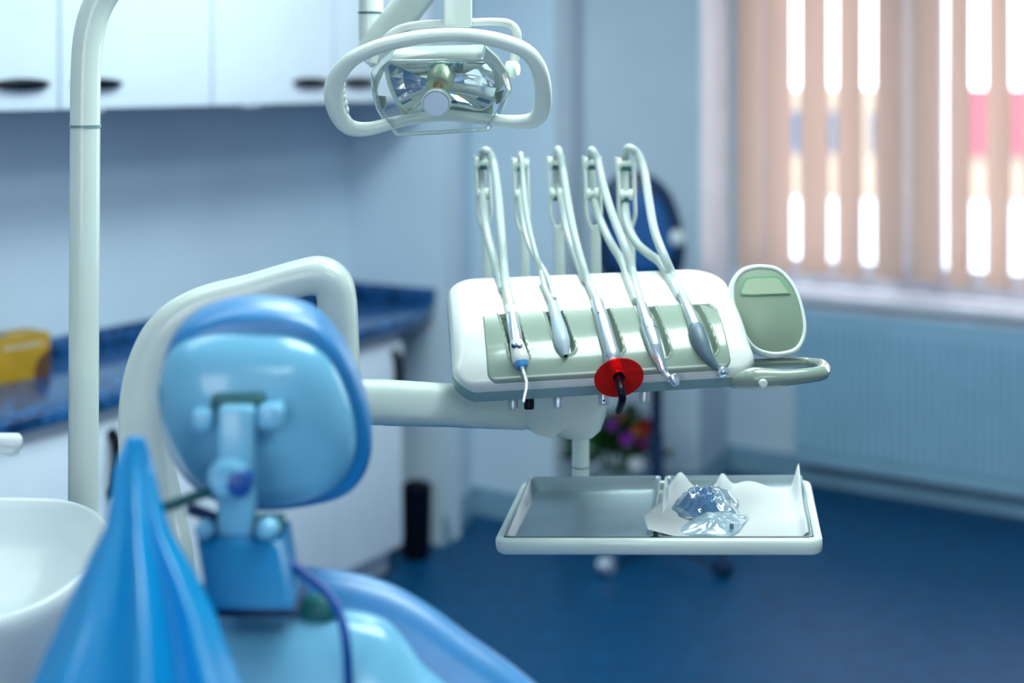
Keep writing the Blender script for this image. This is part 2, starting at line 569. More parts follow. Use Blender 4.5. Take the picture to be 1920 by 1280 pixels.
for s in (0.52, 0.95, 1.35):
    obj('window', hq(s, s + 0.14, 0.86, 1.28, -0.03, 0.01), M['outwin'], house, False)
bm = newbm()
prism(bm, [V2(1.2, 7, -3.05), V2(30, 7, -3.05), V2(30, 40, -3.05), V2(1.2, 40, -3.05)], (0, 0, 0.05))
struct('ground', bm, M['ground'])

# radiator under the sill
rad = thing('radiator', 'ribbed panel radiator mounted under the window sill', 'radiator', on_w(1.4, -0.06, 0.1))
R0 = (ray_plane(1487, 700, on_w(0, -0.10), wn_out) - on_w(0, -0.10)).dot(D2)
R1 = R0 + 1.55
RZ0, RZ1 = 0.095, 0.715
bm = newbm()
n = 48
prof = []
for i in range(n + 1):
    for k, (u, dd) in enumerate(((0.0, 0.0), (0.28, 0.0), (0.40, -0.011), (0.88, -0.011))):
        s = R0 + (i + u) / (n + 1) * (R1 - R0)
        prof.append((s, dd))
prof.append((R1, 0.0))
zz = [(RZ0, 0.03, 0), (RZ0, 0.004, 0), (RZ0 + 0.012, 0, 0), (RZ0 + 0.045, 0, 0), (RZ0 + 0.06, 0, 1), (RZ1 - 0.07, 0, 1), (RZ1 - 0.055, 0, 0), (RZ1 - 0.012, 0, 0), (RZ1 - 0.002, 0.008, 0), (RZ1 - 0.002, 0.03, 0)]
rings = [[on_w(s, -0.075 + e + dd * r, z) for s, dd in prof] for z, e, r in zz]
loft(bm, rings, False, False, closed=False)
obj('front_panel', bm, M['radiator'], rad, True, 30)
bm = newbm()
prism(bm, [on_w(R0, -0.072, RZ0 + 0.01), on_w(R0, -0.0, RZ0 + 0.01), on_w(R0 + 0.012, -0.0, RZ0 + 0.01), on_w(R0 + 0.012, -0.072, RZ0 + 0.01)], (0, 0, RZ1 - RZ0 - 0.01), 0.003)
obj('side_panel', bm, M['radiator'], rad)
bm = newbm()
for k in range(70):
    s = R0 + 0.01 + k * (R1 - R0 - 0.02) / 70
    prism(bm, [on_w(s, -0.07, RZ1 - 0.006), on_w(s + 0.012, -0.07, RZ1 - 0.006), on_w(s + 0.012, -0.004, RZ1 - 0.006), on_w(s, -0.004, RZ1 - 0.006)], (0, 0, 0.008))
obj('top_grille', bm, M['sillm'], rad, False)

# ------------------------------------------------------------------ left wall furniture
NL = Vector((0.8406, -0.5417, 0))     # from the left wall into the room
TOPZ = 0.85
E2 = V2(-0.3186, 4.72)
E1 = V2(-0.272, 4.985)
df = (E2 - V2(-1.18, 3.28)).normalized()
F0 = V2(-1.18, 3.28) - df * 1.6
B0 = LW + D1 * ((F0 - LW).dot(D1))
wt = thing('worktop', 'dark blue marbled worktop running along the left wall', 'worktop', V2(-0.9, 4.2, TOPZ - 0.04))
bm = newbm()
prism(bm, [v + V2(0, 0, TOPZ - 0.042) for v in (F0, E2, E1, C0 + V2(0.004, -0.008), B0)], (0, 0, 0.042), 0.008)
obj('slab', bm, M['worktop'], wt)
bm = newbm()
box_n = NL * 0.018
prism(bm, [B0 + V2(0, 0, TOPZ), C0 + V2(0, 0, TOPZ), C0 + box_n + V2(0, 0, TOPZ), B0 + box_n + V2(0, 0, TOPZ)], (0, 0, 0.05), 0.003)
e1b = C0 + (C1 - C0).normalized() * (E1 - C0).dot((C1 - C0).normalized())
nb = Vector((C1 - C0).normalized()); nb = Vector((nb.y, -nb.x, 0))
prism(bm, [C0 + V2(0, 0, TOPZ), e1b + V2(0, 0, TOPZ), e1b + nb * 0.018 + V2(0, 0, TOPZ), C0 + nb * 0.018 + V2(0, 0, TOPZ)], (0, 0, 0.05), 0.003)
obj('upstand', bm, M['worktop'], wt)

# base cabinets, each unit a thing
nf = Vector((df.y, -df.x, 0))
def fpt(px):
    return (ray_plane(px, 700, F0 - nf * 0.03, nf) - (F0 - nf * 0.03)).dot(df)
LEN = (E2 - F0).dot(df) - 0.035
h210, hend = fpt(206), LEN
edges = [h210 - 0.05 - 0.62, h210 - 0.05, h210 + 0.46, h210 + 0.92, LEN]
names = ['white base cabinet at the left behind the spittoon', 'white base cabinet behind the light pole and support arm', 'white base cabinet behind the headrest', 'white base cabinet at the open end of the worktop']
BZ0, BZ1 = 0.09, TOPZ - 0.045
for i, lab in enumerate(names):
    a, b = edges[i], edges[i + 1]
    O = F0 - nf * 0.03
    cb = thing('base_cabinet', lab, 'cabinet', O + df * ((a + b) / 2) - nf * 0.2, 'base cabinets under the worktop')
    bm = newbm()
    dp = 0.30 if i < 3 else 0.27
    prism(bm, [O + df * (a + 0.001) - nf * 0.02 + V2(0, 0, BZ0), O + df * (b - 0.001) - nf * 0.02 + V2(0, 0, BZ0), O + df * (b - 0.001) - nf * dp + V2(0, 0, BZ0), O + df * (a + 0.001) - nf * dp + V2(0, 0, BZ0)], (0, 0, BZ1 - BZ0))
    prism(bm, [O + df * (a + 0.001) - nf * 0.06, O + df * (b - 0.001) - nf * 0.06, O + df * (b - 0.001) - nf * dp, O + df * (a + 0.001) - nf * dp], (0, 0, BZ0))
    obj('body', bm, M['cabin'], cb, False)
    bm = newbm()
    prism(bm, [O + df * (a + 0.002) + V2(0, 0, BZ0 + 0.005), O + df * (b - 0.002) + V2(0, 0, BZ0 + 0.005), O + df * (b - 0.002) - nf * 0.018 + V2(0, 0, BZ0 + 0.005), O + df * (a + 0.002) - nf * 0.018 + V2(0, 0, BZ0 + 0.005)], (0, 0, BZ1 - BZ0 - 0.04), 0.003)
    door = obj('door', bm, M['cab'], cb)
    bm = newbm()
    s = (b - 0.055) if i in (0, 2, 3) else (a + 0.05)
    if i == 0:
        s = a + 0.05
    p = O + df * s
    tube(bm, cr([p + V2(0, 0, 0.745), p + nf * 0.020 + V2(0, 0, 0.725), p + nf * 0.026 + V2(0, 0, 0.665), p + nf * 0.020 + V2(0, 0, 0.605), p + V2(0, 0, 0.585)], 5), 0.010, 10, flat=(1.0, 1.5))
    obj('handle', bm, M['black'], door)

# wall cabinets
CF = V2(-1.386, 3.85) + NL * 0.33
CZ0, CZ1 = 1.562, 2.35
def cpt(t, d=0.0, z=0.0):
    return CF + D1 * t - NL * d + V2(0, 0, z)
for j, (t0, tm, t1, lab) in enumerate(((-0.613, -0.074, 0.465, 'white wall cabinet behind the light pole, left of the pair'), (0.465, 1.004, 1.530, 'white wall cabinet behind the operating lamp, next to the corner'))):
    cb = thing('wall_cabinet', lab, 'cabinet', cpt((t0 + t1) / 2, 0.3, CZ0), 'wall cabinets')
    bm = newbm()
    prism(bm, [cpt(t0, 0.02, CZ0), cpt(t1, 0.02, CZ0), cpt(t1, 0.328, CZ0), cpt(t0, 0.328, CZ0)], (0, 0, CZ1 - CZ0))
    obj('body', bm, M['cabin'], cb, False)
    for a, b, hs in ((t0, tm, -1), (tm, t1, 1)):
        bm = newbm()
        prism(bm, [cpt(a + 0.004, 0, CZ0), cpt(b - 0.004, 0, CZ0), cpt(b - 0.004, 0.019, CZ0), cpt(a + 0.004, 0.019, CZ0)], (0, 0, CZ1 - CZ0), 0.002, 2)
        dr = obj('door', bm, M['cab'], cb)
        bm = newbm()
        hc = (b - 0.115) if hs < 0 else (a + 0.12)
        zc = CZ0 + 0.064
        rings = []
        for k, (sc, off) in enumerate(((1.0, 0.0), (0.97, -0.012), (0.86, -0.02), (0.5, -0.024))):
            rings.append([cpt(hc, off, zc) + D1 * (0.082 * sc * math.cos(q)) + V2(0, 0, 0.0155 * sc * math.sin(q)) for q in [2 * math.pi * i / 28 for i in range(28)]])
        loft(bm, rings)
        obj('handle', bm, M['black'], dr)
for t, lab in ((0.08, 'small round downlight under the wall cabinet beside the pole'), (0.68, 'small round downlight under the wall cabinet beside the lamp handle')):
    bm = newbm()
    c = cpt(t, 0.06, CZ0)
    lathe(bm, c, c - V2(0, 0, 1), [(0, 0.001), (0, 0.034), (0.008, 0.034), (0.014, 0.024), (0.014, 0.001)])
    tag(obj('downlight', bm, M['chrome']), lab, 'light')

# yellow carton on the worktop
ob = ray_plane(72, 709, V2(0, 0, TOPZ), Vector((0, 0, 1)))
bx = thing('carton', 'yellow glove carton with brown corner on the worktop', 'box', ob)
bd = Vector((0.62, 0.785, 0)); bnn = Vector((0.785, -0.62, 0))
ob2 = ob + bd * 0.035
bm = newbm()
prism(bm, [ob2 - bd * 0.26 + V2(0, 0, 0.0), ob2, ob2 - bnn * 0.11, ob2 - bd * 0.26 - bnn * 0.11], (0, 0, 0.118), 0.003)
obj('carton_body', bm, M['yellow'], bx)
bm = newbm()
pts = [(0.0, 0.0), (-0.045, 0.0), (-0.047, 0.025), (-0.036, 0.05), (-0.015, 0.066), (0.0, 0.075)]
prism(bm, [ob2 + bnn * 0.0004 + bd * x + V2(0, 0, z + 0.001) for x, z in pts], bnn * 0.0008)
prism(bm, [ob2 + bd * 0.0004 + V2(0, 0, 0.001), ob2 - bnn * 0.105 + bd * 0.0004 + V2(0, 0, 0.001), ob2 - bnn * 0.105 + bd * 0.0004 + V2(0, 0, 0.06), ob2 + bd * 0.0004 + V2(0, 0, 0.075)], bd * 0.0008)
obj('brown_panel', bm, M['brown'], bx, False)
bm = newbm()
x = -0.022
for k in range(9):
    w = random.choice((0.007, 0.009, 0.011))
    prism(bm, [ob2 + bnn * 0.0004 + bd * (x - w) + V2(0, 0, 0.086), ob2 + bnn * 0.0004 + bd * x + V2(0, 0, 0.086), ob2 + bnn * 0.0004 + bd * x + V2(0, 0, 0.098), ob2 + bnn * 0.0004 + bd * (x - w) + V2(0, 0, 0.098)], bnn * 0.0006)
    x -= w + 0.004
obj('pale_print', bm, M['paleprint'], bx, False)
bm = newbm()
prism(bm, [ob2 - bd * 0.10 - bnn * 0.03 + V2(0, 0, 0.1185), ob2 - bd * 0.2 - bnn * 0.03 + V2(0, 0, 0.1185), ob2 - bd * 0.2 - bnn * 0.08 + V2(0, 0, 0.1185), ob2 - bd * 0.10 - bnn * 0.08 + V2(0, 0, 0.1185)], (0, 0, 0.0008))
obj('dispenser_slot', bm, M['navy'], bx, False)

# black bin beside the end of the base cabinets
bc = P(783, 1046, 4.86); bc.z = 0
bc = V2(-0.325, 4.86)
bin_ = thing('waste_bin', 'black waste bin standing beside the end of the base cabinet', 'bin', bc)
bm = newbm()
lathe(bm, bc, bc + V2(0, 0, 1), [(0, 0.001), (0, 0.042), (0.01, 0.045), (0.225, 0.051), (0.235, 0.053), (0.24, 0.048), (0.02, 0.04), (0.02, 0.001)], 28)
obj('bin_body', bm, M['black'], bin_)
bm = newbm()
lathe(bm, bc + V2(0, 0, 0.24), bc + V2(0, 0, 2), [(0, 0.001), (0, 0.052), (0.008, 0.052), (0.022, 0.03), (0.025, 0.001)], 28)
obj('lid', bm, M['black'], bin_)

# ------------------------------------------------------------------ delivery unit
unit = thing('delivery_unit', 'cream dental delivery unit with console on a jointed arm and curved support', 'dental unit', V2(-0.47, 1.9, 0))
# console surface: bilinear patch with a bulge
KLb, KRb, KLt, KRt = P(850, 731, 2.0), P(1420, 697, 2.04), P(836, 516, 2.22), P(1352, 494, 2.26)
KN = ((KRb - KLb) + (KRt - KLt)).cross((KLt - KLb) + (KRt - KRb)).normalized()
if KN.y > 0:
    KN = -KN
def S(a, b, h=0.0):
    p = (KLb * (1 - a) + KRb * a) * (1 - b) + (KLt * (1 - a) + KRt * a) * b
    bb = min(max(b, 0.0), 1.0)
    return p + KN * (0.028 * math.sin(math.pi * bb ** 0.62) + h)
def inv(px, py, h=0.0):
    a, b = 0.5, 0.5
    for _ in range(30):
        q = proj(S(a, b, h)); e = 1e-4
        qa = proj(S(a + e, b, h)); qb = proj(S(a, b + e, h))
        j11, j12 = (qa[0] - q[0]) / e, (qb[0] - q[0]) / e
        j21, j22 = (qa[1] - q[1]) / e, (qb[1] - q[1]) / e
        det = j11 * j22 - j12 * j21
        rx, ry = px - q[0], py - q[1]
        a += 0.8 * (rx * j22 - ry * j12) / det
        b += 0.8 * (ry * j11 - rx * j21) / det
        a = min(max(a, -0.3), 1.3); b = min(max(b, -0.3), 1.3)
    return a, b
def SP(px, py, h=0.0):
    return S(*inv(px, py, h), h)
KW, KH = 0.43, 0.27
def rr_sdf(x, y, x0, x1, y0, y1, r):
    """inside distance to the edge of a rounded rectangle (radius r, or one per corner lb, rb, lt, rt)"""
    cx, cy = (x0 + x1) / 2, (y0 + y1) / 2
    if hasattr(r, '__len__'):
        r = r[(1 if x > cx else 0) + (2 if y > cy else 0)]
    qx, qy = abs(x - cx) - (x1 - x0) / 2 + r, abs(y - cy) - (y1 - y0) / 2 + r
    return -(math.hypot(max(qx, 0), max(qy, 0)) + min(max(qx, qy), 0) - r)
def rr_rows(x0, x1, y0, y1, r, nx, ny):
    """rows of points filling a rounded rectangle"""
    rows = []
    for j in range(ny + 1):
        t = j / ny
        t = 0.5 - 0.5 * math.cos(math.pi * t) if True else t
        y = y0 + (y1 - y0) * t
        def ins(rad_b, rad_t):
            if y - y0 < rad_b:
                return rad_b - math.sqrt(max(0, rad_b ** 2 - (rad_b - (y - y0)) ** 2))
            if y1 - y < rad_t:
                return rad_t - math.sqrt(max(0, rad_t ** 2 - (rad_t - (y1 - y)) ** 2))
            return 0.0
        xa, xb = x0 + ins(r[0], r[2]), x1 - ins(r[1], r[3])
        rows.append([(xa + (xb - xa) * i / nx, y) for i in range(nx + 1)])
    return rows
def patch(bm, rows, hfun, skirt):
    g = [[bm.verts.new(S(x / KW, y / KH, hfun(x, y))) for x, y in row] for row in rows]
    for r0, r1 in zip(g, g[1:]):
        for i in range(len(r0) - 1):
            bm.faces.new((r0[i], r0[i + 1], r1[i + 1], r1[i]))
    loop = g[0] + [r[-1] for r in g[1:]] + g[-1][-2::-1] + [r[0] for r in g[-2:0:-1]]
    low = [bm.verts.new(v.co - KN * skirt) for v in loop]
    n = len(loop)
    for i in range(n):
        j = (i + 1) % n
        bm.faces.new((loop[i], low[i], low[j], loop[j]))
    bm.faces.new(low)
CR = (0.032, 0.028, 0.045, 0.062)
# sage holder panel, its corners read off the photograph
pa0, pb0 = inv(908, 717); pa1, pb1 = inv(1372, 560)
PX0, PX1, PY0, PY1 = pa0 * KW, 0.925 * KW, 0.055 * KH, 0.66 * KH
pl = inv(902, 590); PX0 = pl[0] * KW
PX1 = inv(1366, 640)[0] * KW
PY0 = inv(1150, 708)[1] * KH
PY1 = inv(1150, 576)[1] * KH
PR = (0.014, 0.014, 0.012, 0.045)
GROOVES = [((944, 578), (974, 668), 0.0135), ((1027, 572), (1062, 652), 0.0135), ((1118, 570), (1152, 655), 0.0135), ((1206, 572), (1240, 660), 0.0135), ((1290, 568), (1330, 655), 0.0125)]
GR = []
for p, q, r in GROOVES:
    a, b = inv(*p), inv(*q)
    GR.append(((a[0] * KW, a[1] * KH + 0.03), (b[0] * KW, b[1] * KH), r))
def seg_d(x, y, p, q):
    dx, dy = q[0] - p[0], q[1] - p[1]
    t = max(0, min(1, ((x - p[0]) * dx + (y - p[1]) * dy) / (dx * dx + dy * dy)))
    return math.hypot(x - p[0] - t * dx, y - p[1] - t * dy)
def sm(t):
    t = max(0.0, min(1.0, t))
    return t * t * (3 - 2 * t)
def shell_h(x, y):
    d = rr_sdf(x, y, 0, KW, 0, KH, CR)
    r = 0.006 + 0.016 * sm((y - 0.004) / 0.05)
    u = max(0.0, 1 - d / r)
    h = -r * (1 - math.sqrt(max(0.0, 1 - u * u)))
    return h - 0.016 * sm((rr_sdf(x, y, PX0, PX1, PY0, PY1, 0.014) - 0.004) / 0.002)
def panel_h(x, y):
    d = rr_sdf(x, y, PX0, PX1, PY0, PY1, PR)
    h = 0.0022 - 0.0040 * (1 - sm(d / 0.004))
    for p, q, r in GR:
        g = seg_d(x, y, p, q)
        if g < r + 0.004:
            h += 0.0016 * sm(1 - abs(g - r) / 0.003)
            h -= 0.0095 * sm((r - g) / 0.006)
    return h
bm = newbm()
patch(bm, rr_rows(0, KW, 0, KH, CR, 150, 110), shell_h, 0.004)
obj('console_shell', bm, M['white'], unit, True, 60)
bm = newbm()
patch(bm, rr_rows(PX0, PX1, PY0, PY1, PR, 260, 90), panel_h, 0.006)
obj('holder_panel', bm, M['sage'], unit, True, 60)
# lower rim of the console
bm = newbm()
def rr_loop(inset, n=10):
    pts = []
    x0, x1, y0, y1 = inset, KW - inset, inset, KH - inset
    for (cx, cy, r, a0) in ((x1 - CR[1] + inset * .4, y0 + CR[1] - inset * .4, CR[1] - inset * .4, -90), (x1 - CR[3] + inset * .4, y1 - CR[3] + inset * .4, CR[3] - inset * .4, 0), (x0 + CR[2] - inset * .4, y1 - CR[2] + inset * .4, CR[2] - inset * .4, 90), (x0 + CR[0] - inset * .4, y0 + CR[0] - inset * .4, CR[0] - inset * .4, 180)):
        for k in range(n + 1):
            a = math.radians(a0 + 90 * k / n)
            pts.append((cx + r * math.cos(a), cy + r * math.sin(a)))
    return pts
rings = []
for ins, h, dz in ((0.004, -0.008, 0.0), (0.0, -0.0075, 0.0), (-0.0006, -0.0085, -0.001), (0.0, -0.010, -0.010), (0.003, -0.012, -0.016), (0.008, -0.014, -0.0185), (0.05, -0.03, -0.020)):
    rings.append([S(x / KW, max(0, y) / KH, h - 0.018 * sm((y - 0.004) / 0.05)) + V2(0, 0, dz) for x, y in rr_loop(ins)])
loft(bm, rings)
obj('console_rim', bm, M['sagedk'], unit, True, 50)
# rear rail carrying the hose brackets
bm = newbm()
tube(bm, [P(880, 560, 2.37), P(1230, 545, 2.39)], 0.016, 12, power=4)
tube(bm, [P(960, 575, 2.2), P(960, 560, 2.37)], 0.014, 10)
tube(bm, [P(1150, 565, 2.22), P(1150, 552, 2.38)], 0.014, 10)
obj('bracket_rail', bm, M['sagedk'], unit)
# hose brackets: forked arms with two rollers
BR = [(906, 297, 2.40, 1.0), (977, 300, 2.40, 1.0), (1043, 297, 2.40, 1.05), (1111, 297, 2.39, 1.1), (1174, 299, 2.38, 1.2)]
for px, py, Y, sc in BR:
    u = Y / FPX
    bm = newbm()
    lean = 7 * sc
    def bp(dx, dy):
        return P(px + dx, py + dy, Y)
    for sgn in (-1, 1):
        w = 12.5 * sc
        tube(bm, cr([bp(sgn * w * 1.1 - 2, -4), bp(sgn * w, 30), bp(sgn * w + 1, 70), bp(sgn * w * 0.98 + 2, 105), bp(sgn * w * 0.5 + 3, 128), bp(5, 140)], 5), 3.6 * u * sc, 8, flat=(2.4, 0.9), up=(0, 1, 0))
    tube(bm, [bp(4, 126), bp(6, 150), bp(9, 262)], [7.5 * u, 8.5 * u * sc, 8.5 * u * sc], 12, power=4)
    br = obj('hose_bracket', bm, M['cream'], unit)
    for k, (dy, col) in enumerate(((8, 'cream'), (66, 'cream'))):
        bm = newbm()
        w = (14 if k == 0 else 10) * sc
        prof = [(0, 0.001), (0, 10.5 * u), (7 * u, 10.5 * u), (8 * u, 6 * u), (2 * w * u - 8 * u, 6 * u), (2 * w * u - 7 * u, 10.5 * u), (2 * w * u, 10.5 * u), (2 * w * u, 0.001)]
        lathe(bm, bp(-w, dy), bp(w, dy), prof, 18)
        obj('roller', bm, M['cream'], br)
        bm = newbm()
        tube(bm, [bp(-w * 0.55, dy + 8), bp(w * 0.55, dy + 8)], 5.5 * u, 10)
        obj('roller_pin', bm, M['lever'], br)
# flow knobs under the front edge
for px, py, m in ((962, 759, 'steel'), (992, 758, 'black'), (1047, 756, 'steel'), (1132, 750, 'steel'), (1208, 746, 'steel')):
    u = 2.035 / FPX
    bm = newbm()
    lathe(bm, P(px, py - 14, 2.04), P(px, py + 12, 2.035), [(0, 0.001), (0, 9.5 * u), (6 * u, 9.8 * u), (20 * u, 9.6 * u), (23 * u, 8.4 * u), (23 * u, 0.001)], 20)
    kb = obj('flow_knob', bm, M[m], unit)
    if m == 'black':
        kb['label'] = 'black flow knob'
    elif px in (1132,):
        bm = newbm()
        lathe(bm, P(px, py + 1, 2.035 - 9.2 * u), P(px, py + 1, 1.9), [(0, 0.001), (0, 2 * u), (1.2 * u, 2 * u), (1.2 * u, 0.0005)], 10)
        obj('set_screw', bm, M['black'], kb)
# swivel housing, post and arm
bm = newbm()
out = [(964, 700), (966, 808), (1000, 813), (1035, 822), (1062, 831), (1088, 834), (1112, 830), (1129, 815), (1138, 790), (1141, 750), (1142, 700)]
prism(bm, [P(x, y, 2.18) for x, y in out], (0, 0.215, 0), 0.030, 6)
obj('swivel_housing', bm, M['cream'], unit, True, 50)
bm = newbm()
tube(bm, [P(1089, 790, 2.375), P(1089, 880, 2.375), P(1089, 905, 2.375), P(1089, 925, 2.375)], 0.0142, 20)
post = obj('tray_post', bm, M['cream'], unit)
bm = newbm()
lathe(bm, P(1089, 873.5, 2.375), P(1089, 885, 2.375), [(0, 0.0140), (0.0003, 0.0146), (0.0018, 0.0146), (0.002, 0.0140)], 20)
obj('groove_ring', bm, M['lever'], post)
bm = newbm()
tube(bm, cr([P(640, 752, 1.90), P(720, 754, 1.96), P(860, 760, 2.10), P(972, 766, 2.22)], 8), [42 * 1.9 / FPX] * 8 + [41 * 2 / FPX] * 8 + [38 * 2.2 / FPX] * 9, 24, power=3.2, up=(0, 0, 1))
arm = obj('swing_arm', bm, M['cream'], unit)
bm = newbm()
lathe(bm, P(937, 767, 2.155), P(937, 767, 2.1), [(0, 0.0005), (0, 0.004), (0.004, 0.004), (0.005, 0.0005)], 12)
obj('screw_cap', bm, M['sagedk'], arm)
# curved support arm rising from the floor
AR = [(300, 2450, 1.95, 66), (300, 1500, 1.93, 66), (297, 1100, 1.90, 64), (285, 960, 1.90, 54), (271, 830, 1.90, 44), (271, 745, 1.90, 42), (288, 670, 1.90, 41), (322, 612, 1.90, 40), (378, 575, 1.90, 37), (465, 549, 1.90, 34), (555, 523, 1.90, 34), (598, 517, 1.90, 36), (623, 532, 1.90, 36), (632, 565, 1.90, 36), (634, 640, 1.90, 38), (634, 752, 1.90, 42), (634, 800, 1.90, 38)]
pts = cr(AR, 6)
bm = newbm()
tube(bm, [P(x, y, Y) for x, y, Y, r in pts], [r * Y / FPX for x, y, Y, r in pts], 28, flat=(1.25, 1.0), up=(0, 1, 0), power=2.9)
obj('support_arm', bm, M['cream'], unit, True, 60)
# display on the right of the console
DO = P(1441, 581, 2.15)
DR = Vector((0.985, 0.10, 0)).normalized()
DN = Vector((0.06, -0.93, 0.36)).normalized()
egg = cr([(1430, 494), (1460, 500), (1485, 523), (1503, 560), (1513, 605), (1511, 635), (1498, 658), (1475, 667), (1445, 668), (1415, 657), (1394, 630), (1378, 595), (1369, 555), (1372, 525), (1388, 504), (1408, 496)], 4, True)
def eggring(sc, off, dx=0.0):
    c = DO
    return [c + (ray_plane(x, y, DO, DN) - c) * sc + DN * off + DR * dx for x, y in egg]
bm = newbm()
loft(bm, [eggring(0.86, -0.030), eggring(0.95, -0.026), eggring(0.995, -0.016), eggring(1.0, -0.006), eggring(0.985, -0.001), eggring(0.95, 0.001), eggring(0.905, 0.0005), eggring(0.885, -0.003)])
disp = obj('display', bm, M['cream'], unit, True, 60)
bm = newbm()
loft(bm, [eggring(0.888, -0.004, 0.001), eggring(0.888, -0.0012, 0.001), eggring(0.87, -0.0005, 0.001)])
obj('display_face', bm, M['olive'], disp)
def dpl(pl_, off):
    return [ray_plane(x, y, DO + DN * off, DN) for x, y in pl_]
bm = newbm()
prism(bm, dpl(cr([(1389, 553), (1393, 535), (1400, 521), (1430, 519), (1458, 519), (1470, 533), (1480, 549), (1478, 551), (1435, 553)], 2, True), -0.0002), DN * 0.0012)
fr_ = obj('screen_outline', bm, M['green'], disp, False)
bm = newbm()
prism(bm, dpl(cr([(1392, 551), (1395, 536), (1402, 523.5), (1430, 521.5), (1457, 521.5), (1468, 534), (1477, 548), (1475, 549.5), (1435, 551)], 2, True), 0.0008), DN * 0.0008)
obj('screen', bm, M['lcd'], disp, False)
bm = newbm()
tube(bm, [P(1400, 640, 2.17), P(1432, 625, 2.18)], 0.016, 12)
obj('display_mount', bm, M['sagedk'], unit)
# handle loop
HL = [(1385, 684, 2.14, 9), (1430, 681, 2.15, 9), (1490, 679, 2.15, 9), (1522, 680, 2.14, 9), (1542, 686, 2.10, 12), (1542, 698, 2.04, 13.5), (1520, 703, 2.02, 13.5), (1475, 708, 2.01, 15), (1440, 709, 2.01, 18.5), (1412, 709, 2.015, 20), (1388, 714, 2.03, 14), (1372, 721, 2.05, 6)]
pts = cr(HL, 6)
bm = newbm()
tube(bm, [P(x, y, Y) for x, y, Y, r in pts], [r * Y / FPX for x, y, Y, r in pts], 18)
hd_ = obj('handle', bm, M['sage'], unit, True, 60)
bm = newbm()
bq = P(1430, 718, 1.998)
lathe(bm, bq, bq + Vector((0, -1, 0.1)), [(0, 0.001), (0, 0.0062), (0.006, 0.0060), (0.0075, 0.0045), (0.0078, 0.0003)], 20)
obj('push_button', bm, M['white'], hd_)

# tray holder frame
TO = P(925, 1012, 2.034)
TW = Vector((0.457, -0.068, 0.022)); TWL = TW.length; TW.normalize()
TD = Vector((0.149, 0.989, 0.0)); TD = (TD - TW * TD.dot(TW)).normalized()
TN = TW.cross(TD)
TDL = 0.300
def T(u, v, h=0.0):
    return TO + TW * u + TD * v + TN * h
def rrect(x0, x1, y0, y1, r, n=6):
    out_ = []
    for cx, cy, a0 in ((x1 - r, y0 + r, -90), (x1 - r, y1 - r, 0), (x0 + r, y1 - r, 90), (x0 + r, y0 + r, 180)):
        for k in range(n + 1):
            a = math.radians(a0 + 90 * k / n)
            out_.append((cx + r * math.cos(a), cy + r * math.sin(a)))
    return out_
bm = newbm()
rings = []
for ins, h in ((0.012, -0.0235), (0.004, -0.0225), (0.0008, -0.019), (0, -0.012), (0.0, -0.004), (0.002, -0.0008), (0.005, 0.0), (0.0105, 0.0), (0.012, -0.001), (0.013, -0.012)):
    rings.append([T(x, y, h) for x, y in rrect(ins, TWL - ins, ins, TDL - ins, max(0.004, 0.020 - ins))])
loft(bm, rings)
obj('tray_frame', bm, M['cream'], unit, True, 50)
bm = newbm()
tube(bm, [P(1089, 921, 2.375), T(0.14, 0.24, -0.03)], 0.010, 12)
tube(bm, [T(0.14, 0.26, -0.028), T(0.14, 0.10, -0.028)], 0.008, 10)
obj('tray_bracket', bm, M['sagedk'], unit)

# two steel trays lying in the frame
FL = -0.0115
def tray(u0, u1, lab):
    o = thing('instrument_tray', lab, 'tray', T((u0 + u1) / 2, 0.15, FL), 'steel trays in the tray frame')
    bm = newbm()
    v0, v1 = 0.0145, TDL - 0.0145
    rings = []
    for ins, h in ((0.010, FL), (0.006, FL + 0.0008), (0.0015, 0.007), (-0.0012, 0.0095), (-0.0012, 0.0103), (0.0006, 0.0103), (0.0030, 0.0065), (0.0090, FL + 0.0034), (0.013, FL + 0.0018), (0.03, FL + 0.0016)):
        rings.append([T(x, y, h) for x, y in rrect(u0 + ins, u1 - ins, v0 + ins, v1 - ins, 0.008)])
    # the front lip is lower than the others
    for ring, (ins, h) in zip(rings, ((0, FL),) * 10):
        for i, p in enumerate(ring):
            v = (p - TO).dot(TD); hh = (p - TO).dot(TN)
            k = sm((v - 0.02) / 0.24)
            if hh > 0:
                ring[i] = p - TN * (hh * (1 - k) * 1.0)
            elif False:
                pass
    loft(bm, rings)
    obj('tray_pan', bm, M['steel2'], o, True, 50)
    return o
tray(0.0145, 0.2262, 'empty steel tray in the left half of the tray frame')
tray(0.2348, TWL - 0.0145, 'steel tray under the white paper in the right half of the frame')

